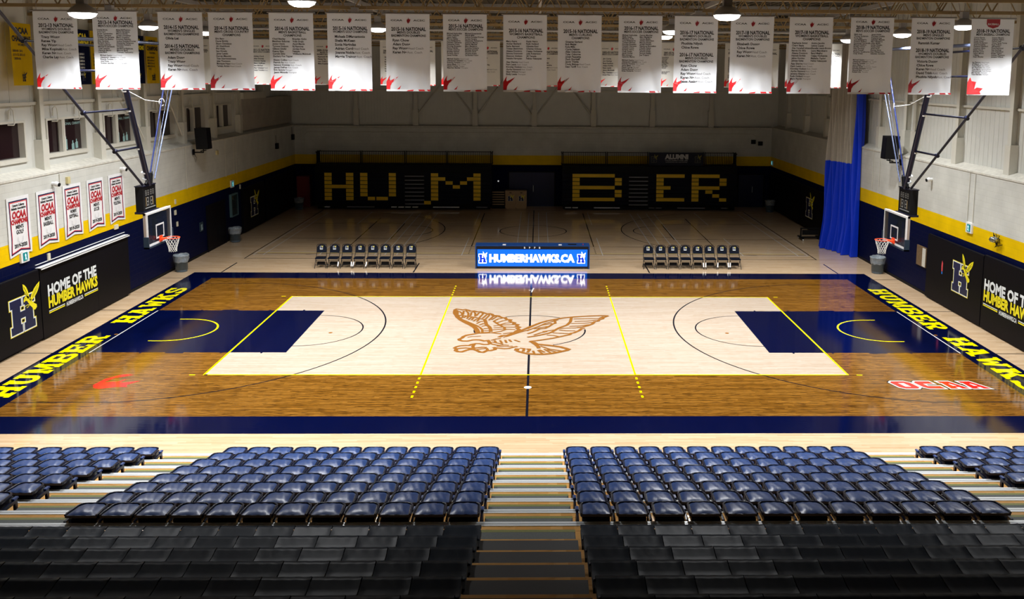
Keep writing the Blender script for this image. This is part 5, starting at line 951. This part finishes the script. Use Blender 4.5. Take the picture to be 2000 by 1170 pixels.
for side, (x0, dx) in enumerate(((-9.15, .554), (5.10, .541))):
    for i in range(8):
        where = ('at the outer end' if i == 0 else 'at the end nearest the screen' if i == 7 else '%s from the outer end' % ORD[i]) if side == 0 else ('at the end nearest the screen' if i == 0 else 'at the outer end' if i == 7 else '%s from the screen' % ORD[i])
        lab = 'navy folding chair in the %s row of eight, %s' % ('window-side' if side == 0 else 'curtain-side', where)
        p = (x0 + dx * i, 9.72, 0); rz = random.Random(side * 10 + i).uniform(-.05, .05)
        if not used: c0.location = p; c0.rotation_euler = (0, 0, rz); c0['label'] = lab; r = c0; used = True
        else:
            r = c0.copy(); COL.objects.link(r); r.location = p; r.rotation_euler = (0, 0, rz); r['label'] = lab
            for ch in c0.children:
                if ch.name.startswith('leg_label'): continue
                c = ch.copy(); COL.objects.link(c); c.parent = r
        if (side, i) in ((0, 1), (0, 2), (1, 4), (1, 6)): tagm(r, 1)
        if (side, i) in ((0, 3), (0, 4), (1, 5), (1, 7), (1, 6)): tagm(r, -1)

# ================================================================== scorer's table with screen
t = thing('scorer_table', 'long scorer table with lit blue screen reading HUMBERHAWKS.CA', 'scorer table', (0.025, 9.55, 0), 0)
b = B(); b.box(-2.47, 2.47, .0, .62, 0.03, .99); obj('body', b, mat('black_table_body', (.006, .008, .014), .35), t)
b = B(); b.box(-2.48, 2.48, -.01, .66, .99, 1.03); b.box(-2.48, -2.43, -.015, .63, .0, .99); b.box(2.43, 2.48, -.015, .63, .0, .99); obj('blue_trim', b, mat('blue_table_trim', (.004, .045, .19), .35), t)
b = B(); b.box(-2.385, 2.385, -.012, -.001, .11, .855); sc_ = obj('screen', b, mat('blue_screen_glow', (.0, .05, .3), .4, emit=(.0, .155, .95), es=1.0), t)
M_glow = mat('white_screen_glow', (1, 1, 1), .4, emit=(.93, .96, 1), es=3.2)
b = B(); f = lambda u, v: (u, -.015, v); put_text(b, 'HUMBERHAWKS.CA', f, -1.87, .31, .31, width=3.70, bold=.06); obj('screen_text', b, M_glow, sc_)
M_gb = mat('blue_glow_letter', (0, .02, .3), .4, emit=(.0, .03, .62), es=1.0)
for x in (-2.34, 1.93):
    g = lambda u, v, h: (x + .03 + u * .30, -.013 - h, .27 + v * .36)
    a = B(); a.ribbon(HP, .16, lambda u, v: g(u, v, .001), closed=True)
    for P in (WINGL, WINGR, HBODY): a.flat([(.5 + (p[0] - .5) * .85, p[1] if p[1] < 1 else 1 + (p[1] - 1) * .95) for p in P], lambda u, v: g(u, v, .003))
    obj('screen_emblem', a, M_glow, sc_); a = B(); a.flat(HP, lambda u, v: g(u, v, .002)); obj('screen_emblem_letter', a, M_gb, sc_)
b = B(); f = lambda u, v: (u, -.004, v)
for x, c in ((-.37, 'B'), (-.15, 'P'), (.07, 'P'), (.28, 'B')): put_text(b, c, f, x, .89, .075, bold=.04)
obj('front_lettering', b, M_white, t)
for x, lab in ((-1.2, 'small white box on the scorer table, window-side half'), (1.22, 'small white box on the scorer table, curtain-side half')):
    b = B(); b.box(-.07, .07, -.05, .05, 0, .035); b.box(-.02, .02, -.055, -.05, .008, .024); tag(obj('control_box', b, M_white, None, (x, 9.62, 1.03)), lab, 'control box', 'white boxes on the scorer table')
b = B(); b.box(-.18, .18, -.05, .05, 0, .03); tag(obj('keyboard', b, M_blk, None, (1.75, 9.75, 1.03)), 'flat black unit on the scorer table near its curtain-side end', 'keyboard')
b = B(); b.lathe([(0, 0), (.02, 0), (.022, .03), (.012, .045), (0, .047)], 10); tag(obj('red_button', b, M_red, None, (2.22, 9.7, 1.03)), 'small red button on top of the scorer table', 'button')

# ================================================================== the folded bleachers on the far wall
def bank(x0, x1, label, letters, aisle, strips, rails):
    t = thing('folded_bleacher', label, 'bleacher', (x0, 26.85, 0), 0, 'folded bleachers at the far wall'); L = x1 - x0
    nv = mat('dark_navy_plastic', (.001, .002, .010), .5, spec=.15); gy = mat('dark_gold_plastic', (.95, .60, .002), .45)
    b = B(); b.box(.03, L - .03, .12, 1.75, .34, 2.78); b.box(.1, L - .1, .3, 1.6, .02, .34); obj('body', b, M_blk, t)
    rz = [.345 + .2475 * i for i in range(8)]
    for i, z in enumerate(rz):
        b = B(); y = .012 * i
        for a0, a1 in ((0.02, aisle[0] - x0 - .02), (aisle[1] - x0 + .02, L - .02)):
            b.box(a0, a1, y, y + .3, z, z + .225)
        obj('seat_row', b, nv, t)
        b = B(); b.box(aisle[0] - x0, aisle[1] - x0, y - .01, y + .25, z - .0, z + .045); obj('aisle_step', b, mat('grey_aisle_edge', (.30, .30, .33), .4), t)
    b = B(); b.box(.02, L - .02, .13, .5, 2.33, 2.5); b.box(.02, L - .02, .2, .6, 2.54, 2.76); obj('upper_deck', b, nv, t)
    for nm, cs in letters:
        b = B()
        for (a0, a1, r0, r1) in cs:
            for r in range(r0, r1 + 1):
                z = rz[r + 1]; y = .012 * (r + 1); b.box(a0 - x0, a1 - x0, y - .012, y - .001, z + .005, z + .22)
        obj('letter_panel', b, gy, t)['label'] = 'gold panels forming the letter ' + nm
    for (a0, a1, k) in strips:
        b = B(); b.box(a0 - x0, a1 - x0, -.05, .1, .15, .205); obj('bumper_strip', b, (M_alu if k == 1 else mat('dull_grey_strip', (.16, .16, .18), .4)) if k != 2 else mat('olive_strip', (.2, .24, .01)), t)
    for (a0, a1) in rails:
        b = B(); b.box(a0 - x0, a1 - x0, .6, .64, 3.58, 3.62); b.box(a0 - x0, a1 - x0, .6, .64, 2.78, 2.82); n = int((a1 - a0) / .112)
        for i in range(n + 1): q = a0 - x0 + (a1 - a0) * i / n; b.box(q - .013, q + .013, .61, .635, 2.8, 3.6)
        for q in (a0 - x0, a1 - x0): b.box(q - .03, q + .03, .59, .65, 2.7, 3.64)
        obj('guard_rail', b, M_blk, t)
    for q in (.0, L): b = B(); b.box(q - .03, q + .03, .6, 1.7, 3.5, 3.56); b.box(q - .03, q + .03, .6, 1.7, 2.8, 2.84); [b.box(q - .012, q + .012, .7 + .12 * i, .725 + .12 * i, 2.8, 3.52) for i in range(8)]; obj('side_rail', b, M_blk, t)
    return t
bank(-13.6, -2.65, 'long folded bleacher whose gold panels spell H, U and M', [
    ('H', [(-13.0, -12.55, 0, 6), (-11.67, -11.21, 0, 6), (-12.55, -11.67, 3, 3)]),
    ('U', [(-10.79, -10.34, 1, 6), (-9.02, -8.58, 1, 6), (-10.33, -9.88, 0, 0), (-9.8, -9.08, 0, 0)]),
    ('M', [(-6.41, -5.96, 0, 6), (-3.77, -3.32, 0, 6), (-5.96, -5.52, 5, 5), (-4.17, -3.77, 5, 5), (-5.5, -5.06, 4, 4), (-4.6, -4.17, 4, 4), (-5.05, -4.61, 3, 3), (-6.84, -6.42, -1, -1)])],
    (-8.03, -6.84), [(-13.45, -13.1, 1), (-13.0, -12.68, 1), (-13.45, -13.02, 2), (-11.62, -9.93, 0), (-8.88, -8.55, 1), (-8.45, -8.1, 1), (-8.02, -7.68, 1), (-7.57, -7.22, 1), (-6.28, -4.66, 1), (-3.6, -2.9, 0)],
    [(-13.5, -10.85), (-10.75, -8.1), (-8.0, -5.5), (-5.4, -2.72)])
bank(1.75, 12.75, 'long folded bleacher whose gold panels spell B, E and R', [
    ('B', [(2.4, 2.85, 0, 6), (2.85, 5.04, 0, 0), (2.85, 5.04, 3, 3), (2.85, 5.04, 6, 6), (5.05, 5.48, 1, 2), (5.05, 5.48, 4, 5)]),
    ('E', [(7.65, 8.1, 0, 6), (8.1, 9.41, 0, 0), (8.1, 9.41, 6, 6), (8.1, 8.54, 3, 3)]),
    ('R', [(9.86, 10.3, 0, 6), (10.3, 11.61, 6, 6), (10.3, 11.61, 3, 3), (11.61, 12.05, 4, 5), (10.73, 11.17, 2, 2), (11.17, 11.6, 1, 1), (11.6, 12.05, 0, 0)])],
    (5.94, 7.13), [(1.95, 2.33, 1), (2.4, 2.75, 1), (3.75, 5.38, 1), (7.2, 7.55, 0), (7.62, 8.0, 0), (9.0, 10.72, 0), (11.75, 12.1, 0), (12.15, 12.5, 0), (12.12, 12.5, 2)],
    [(1.82, 4.5), (4.6, 7.14), (7.24, 10.65), (10.75, 12.68)])
t = thing('alumni_banner', 'dark banner reading ALUMNI tied to the far bleacher guard rail', 'banner', (7.22, 27.4, 2.76), 0)
b = B(); b.box(0, 3.42, 0, .015, 0, .86); obj('cloth', b, mat('dark_navy_cloth', (.004, .006, .02), .7), t)
b = B(); f = lambda u, v: (u, -.004, v); put_text(b, 'ALUMNI', f, .99, .46, .27, width=1.48, bold=.06); put_text(b, 'YOUR FAMILY FOR LIFE', f, .99, .33, .06, width=1.45, bold=.02); put_text(b, 'SUPPORTING ALL OUR HAWKS', f, 1.05, .23, .05, width=1.36, bold=.01); obj('printed_text', b, mat('dim_white_print', (.5, .5, .5)), t)
for x in (.15, 2.9): g = (lambda x: lambda u, v, h: (x + u * .32, -.003 - h, .24 + v * .36))(x); emblem(t, g, .0015, blue=M_print, white=mat('dim_blue_print', (.03, .05, .1)), yellow=mat('dim_gold_print', (.3, .26, .02)), detail=False)
# plywood boxes between the bleachers
t = thing('slatted_cart', 'black cart with pale wooden slats between the far bleachers', 'cart', (-2.25, 27.5, 0), 0)
b = B(); b.box(-.38, .38, .02, .6, .1, 1.1); b.box(-.4, .4, .05, .55, 0, .1); obj('cart_body', b, M_blk, t)
for i in range(6): b = B(); b.box(-.38, .38, 0, .02, .25 + .155 * i, .31 + .155 * i); obj('slat', b, M_pod, t)
for x, lab in ((-1.48, 'plywood podium box with H emblem beside the slatted cart'), (-.8, 'plywood podium box with H emblem nearer the far doors')):
    t = thing('plywood_box', lab, 'box', (x, 27.5, 0), 0, 'plywood boxes between the far bleachers')
    b = B(); b.box(-.335, .335, .0, .6, .06, 1.14); b.box(-.3, .3, .05, .55, 0, .06); obj('box_body', b, M_pod, t)
    emblem(t, (lambda u, v, h: (-.17 + u * .32, -.002 - h, .5 + v * .3)), .0015, detail=False)
    b = B(); b.box(-.07, .07, -.004, 0, 1.0, 1.04); obj('hand_slot', b, M_blk, t)

# ================================================================== the stands in front of the camera
TY, TZ, TD, TR = -10.56, .334, .833, .2396
AIS = [(-7.45, -6.14), (-.515, .80), (6.84, 8.16)]
XE = 11.9
M_riser = mat('black_riser', (.008, .008, .010), .5)
def tier(k, y, z, d, rise, up=False):
    t = thing('bleacher_tier', '%s' % ('plywood bleacher tier under the %s row of blue seats from the court' % ORD[k] if k < 8 else 'full-width bleacher tier with the long silver rail above the blue seats' if k == 8 else 'dark upper bleacher tier, %s above the long silver rail' % ORD[k - 9]), 'bleacher tier', (0, y, z), 0, 'bleacher tiers')
    b = B(); b.box(-XE, XE, -d - .02, -.11 if not up else 0, -.04, 0); obj('deck', b, M_twood, t)
    b = B(); b.box(-XE, XE, -.13 if not up else -.02, -.118 if not up else -.001, -rise + .001, -.04); obj('riser', b, M_riser, t)
    if not up:
        b = B(); b.box(-XE, XE, -.052, 0, -.07, .006); b.box(-XE, XE, -.115, -.066, -.04, .006); obj('nosing', b, M_alu, t)
        b = B(); b.box(-XE, XE, -.068, -.050, -.05, .000); obj('nosing_groove', b, M_blk, t)
        if k == 8: b = B(); b.box(-XE, -.53, .002, .010, -.05, -.02); b.box(.82, XE, .002, .010, -.05, -.02); obj('guard_strip', b, mat('dull_steel_strip', (.2, .21, .22), .4), t)
    return t
def step(k, xa, xb_, y, z, up, which):
    t = thing('aisle_step', '%s box step on the %s bleacher tier, %s aisle' % ('black' if up else 'grey-topped', ORD[k], which), 'step', (xa, y, z), 0, 'box steps in the aisles'); L = xb_ - xa
    dp = .362 if not up else .42
    b = B(); b.box(0, L, -dp, 0, .001, .125); obj('step_box', b, M_riser, t)
    b = B(); b.box(.01, L - .01, -dp, -.06, .125, .130); obj('grip_tread', b, M_grip2 if up else M_grip, t)
    if not up: b = B(); b.box(0, L, -.06, .002, .06, .131); obj('grip_edge', b, M_olive, t)
an = ['window-side', 'centre', 'curtain-side']
for k in range(9):
    y, z = TY - TD * k, TZ + TR * k; tier(k, y, z, TD - (.02 if k == 8 else 0), TR if k else TZ)
    for q, (a0, a1) in enumerate(AIS):
        if k == 8 and q != 1: continue
        step(k, a0 + .045, a1 - .045, y - .46, z, k == 8 and False, an[q])
for j in range(6):
    y, z = -18.05 - .70 * j, 2.45 + .24 * j
    t = tier(9 + j, y, z, .70, .24, True)
    if j < 5: step(9 + j, -.465, .765, y - .262, z, True, 'centre')
# blue seats
def seat0(pitch, name='stadium_seat'):
    t = thing(name, 'x', 'stadium seat', (0, 0, 0), 0, 'folded blue stadium seats')
    zr, zf, yr, yf = .345, .315, -.83, -.42
    O = [(-.212, yr), (.212, yr), (.222, yr + .06), (.205, yf - .09), (.185, yf - .035), (.14, yf - .008), (.07, yf), (-.07, yf), (-.14, yf - .008), (-.185, yf - .035), (-.205, yf - .09), (-.222, yr + .06)]
    zz = lambda y: zr + (zf - zr) * (y - yr) / (yf - yr)
    b = B(); b.prism(O, lambda u, v: (u, v, zz(v) - .035), lambda u, v: (u, v, zz(v)))
    side = [O[0]] + [O[-1]] + O[-2:1:-1] + [O[1]]
    b.path([(p[0] * .975, p[1] if p[1] < yf - .05 else p[1] - .006, zz(p[1]) + .006) for p in [O[0]] + O[:1:-1] + [O[1]]], .0145, 6)
    obj('seat_back', b, M_shell, t)
    b = B(); nu, nv = 12, 10; vs = []
    for j in range(nv + 1):
        for i in range(nu + 1):
            u = -1 + 2 * i / nu; v = j / nv; y = yr + .012 + (yf - .035 - yr) * v; w_ = .186 - .018 * v
            if v > .8: w_ -= .045 * ((v - .8) / .2) ** 2
            h = .034 * (1 - abs(u) ** 3.2) * (1 - abs(2 * v - 1) ** 4) + .004 * math.sin(u * 9 + v * 7) * (1 - u * u)
            vs.append((u * w_, y, zz(y) + .002 + h))
    b.add(vs, [(j * (nu + 1) + i, j * (nu + 1) + i + 1, (j + 1) * (nu + 1) + i + 1, (j + 1) * (nu + 1) + i) for j in range(nv) for i in range(nu)], 0, True); obj('cushion', b, M_cush, t)
    b = B(); b.prism([(-.19, -.79), (.19, -.79), (.19, -.43), (-.19, -.43)], lambda u, v: (u, v, .20), lambda u, v: (u, v, .27)); b.box(-.04, .04, -.69, -.59, 0, .2); b.box(-.2, .2, -.78, -.74, .12, .2); obj('seat_pan', b, M_shell, t)
    p = pitch / 2; b = B(); b.box(p - .018, p + .018, -.53, -.47, .0, .255); b.box(p - .018, p + .018, -.80, -.53, .20, .25); po = obj('armrest_post', b, M_shell, t)
    b = B(); b.prism([(p - .027, -.56), (p + .027, -.56), (p + .027, -.44), (p - .027, -.44)], lambda u, v: (u, v, .255), lambda u, v: (p + (u - p) * .8, -.5 + (v + .5) * .85, .278)); obj('armrest_cap', b, M_cap, po)
    return t
def end_post(root, p):
    b = B(); b.box(-p - .018, -p + .018, -.53, -.47, .0, .255); b.box(-p - .018, -p + .018, -.80, -.53, .20, .25); po = obj('armrest_post', b, M_shell, root)
    b = B(); b.prism([(-p - .027, -.56), (-p + .027, -.56), (-p + .027, -.44), (-p - .027, -.44)], lambda u, v: (u, v, .255), lambda u, v: (-p + (u + p) * .8, -.5 + (v + .5) * .85, .278)); obj('armrest_cap', b, M_cap, po)
sA = seat0(.468); sB = seat0(.4995)
EP = {}
blocks = [('window-half block', sA, -.742, -.468, [12] * 8, 'centre aisle'), ('curtain-half block', sB, 1.065, .4995, [12] * 8, 'centre aisle'),
          ('outer window-side block', sB, -7.87, -.49, [8, 7, 5, 4, 3, 2, 1, 0], 'its aisle'), ('outer curtain-side block', sB, 8.64, .49, [5, 4, 4, 3, 2, 1, 0, 0], 'its aisle')]
first = {id(sA): True, id(sB): True}; END = []
FX = {-7.87: -7.70, 8.64: 8.42}
for bn, src, x0, dx, ns, ref in blocks:
    x0 = FX.get(x0, x0)
    for k in range(8):
        for i in range(ns[k]):
            lab = 'navy seat, %s, %s row from court, %s from %s' % (bn, ORD[k], ORD[i], ref)
            p = (x0 + dx * i, TY - TD * k, TZ + TR * k)
            if first[id(src)]: src.location = p; src['label'] = lab; r = src; first[id(src)] = False
            else:
                r = src.copy(); COL.objects.link(r); r.location = p; r['label'] = lab
                for ch in src.children:
                    if ch.get('endp'): continue
                    c = ch.copy(); COL.objects.link(c); c.parent = r
                    for g_ in ch.children: d_ = g_.copy(); COL.objects.link(d_); d_.parent = c
            if (x0 > 0 and i == 0) or (x0 < 0 and i == ns[k] - 1): END.append((r, src is sA))
for r, a in END:
    r2 = [c for c in r.children if c.name.startswith('armrest_post')][0]
    if a not in EP: end_post(r, .234 if a else .24975); EP[a] = [c for c in r.children if c.name.startswith('armrest_post')][-1]
    else:
        c = EP[a].copy(); COL.objects.link(c); c.parent = r
        for g_ in EP[a].children: d_ = g_.copy(); COL.objects.link(d_); d_.parent = c
# black bench modules
def bench0():
    t = thing('bench_seat_module', 'x', 'bench seat', (0, 0, 0), 0, 'black moulded bench seats'); W = .228
    prof = [(0, -.05), (0.004, -.01), (-.02, .012), (-.08, .008), (-.18, -.012), (-.28, -.014), (-.37, .0), (-.43, .035), (-.462, .075), (-.475, .082), (-.483, .06)]
    b = B(); nu = 14; vs = []
    for (y, z) in prof:
        for i in range(nu + 1):
            u = -1 + 2 * i / nu; e = abs(u) ** 8; zz = z + .003 * e + (.003 * abs(u) ** 6 if -.45 < y < -.05 else 0) - (.03 * abs(u) ** 12 if y < -.44 else 0)
            vs.append((u * W, y + (.03 * abs(u) ** 10 if y < -.4 else 0), zz + .003 * math.sin(u * 11) * math.sin(y * 30)))
    b.add(vs, [(j * (nu + 1) + i, (j + 1) * (nu + 1) + i, (j + 1) * (nu + 1) + i + 1, j * (nu + 1) + i + 1) for j in range(len(prof) - 1) for i in range(nu)], 0, True)
    obj('moulded_seat', b, M_bench, t)
    b = B(); b.box(-W, W, -.44, -.03, -.10, -.045); b.box(-.03, .03, -.12, -.02, -.2, -.1); obj('support_bar', b, M_riser, t); return t
b0 = bench0(); fst = True
for j in range(6):
    y, z = -18.07 - .70 * j, 2.65 + .24 * j
    for side in (0, 1):
        n = (15, 14, 13, 13, 12, 11)[j] if side == 0 else (13, 12, 12, 11, 10, 9)[j]
        for i in range(n):
            x = (-.44 - .2325 - .465 * i) if side == 0 else (.80 + .2325 + .465 * i)
            lab = 'black bench seat, %s half, %s row above silver rail, %s from centre aisle' % (('window', 'curtain')[side], ORD[j], ORD[i])
            if fst: b0.location = (x, y, z); b0['label'] = lab; fst = False
            else: copy_thing(b0, (x, y, z), 0, lab)
# structure that carries the stands
b = B()
for x in (-11.5, -9, -6.5, -4, -1.5, 1.7, 4, 6.5, 9, 11.5):
    for k in range(1, 9): b.box(x - .04, x + .04, TY - TD * k - .3, TY - TD * k - .2, 0, TZ + TR * k - .045)
    for j in range(6): b.box(x - .04, x + .04, -18.05 - .7 * j - .4, -18.05 - .7 * j - .3, 0, 2.45 + .24 * j - .045)
obj('understructure', b, M_riser, kind='structure')
print('objects', len(bpy.data.objects))
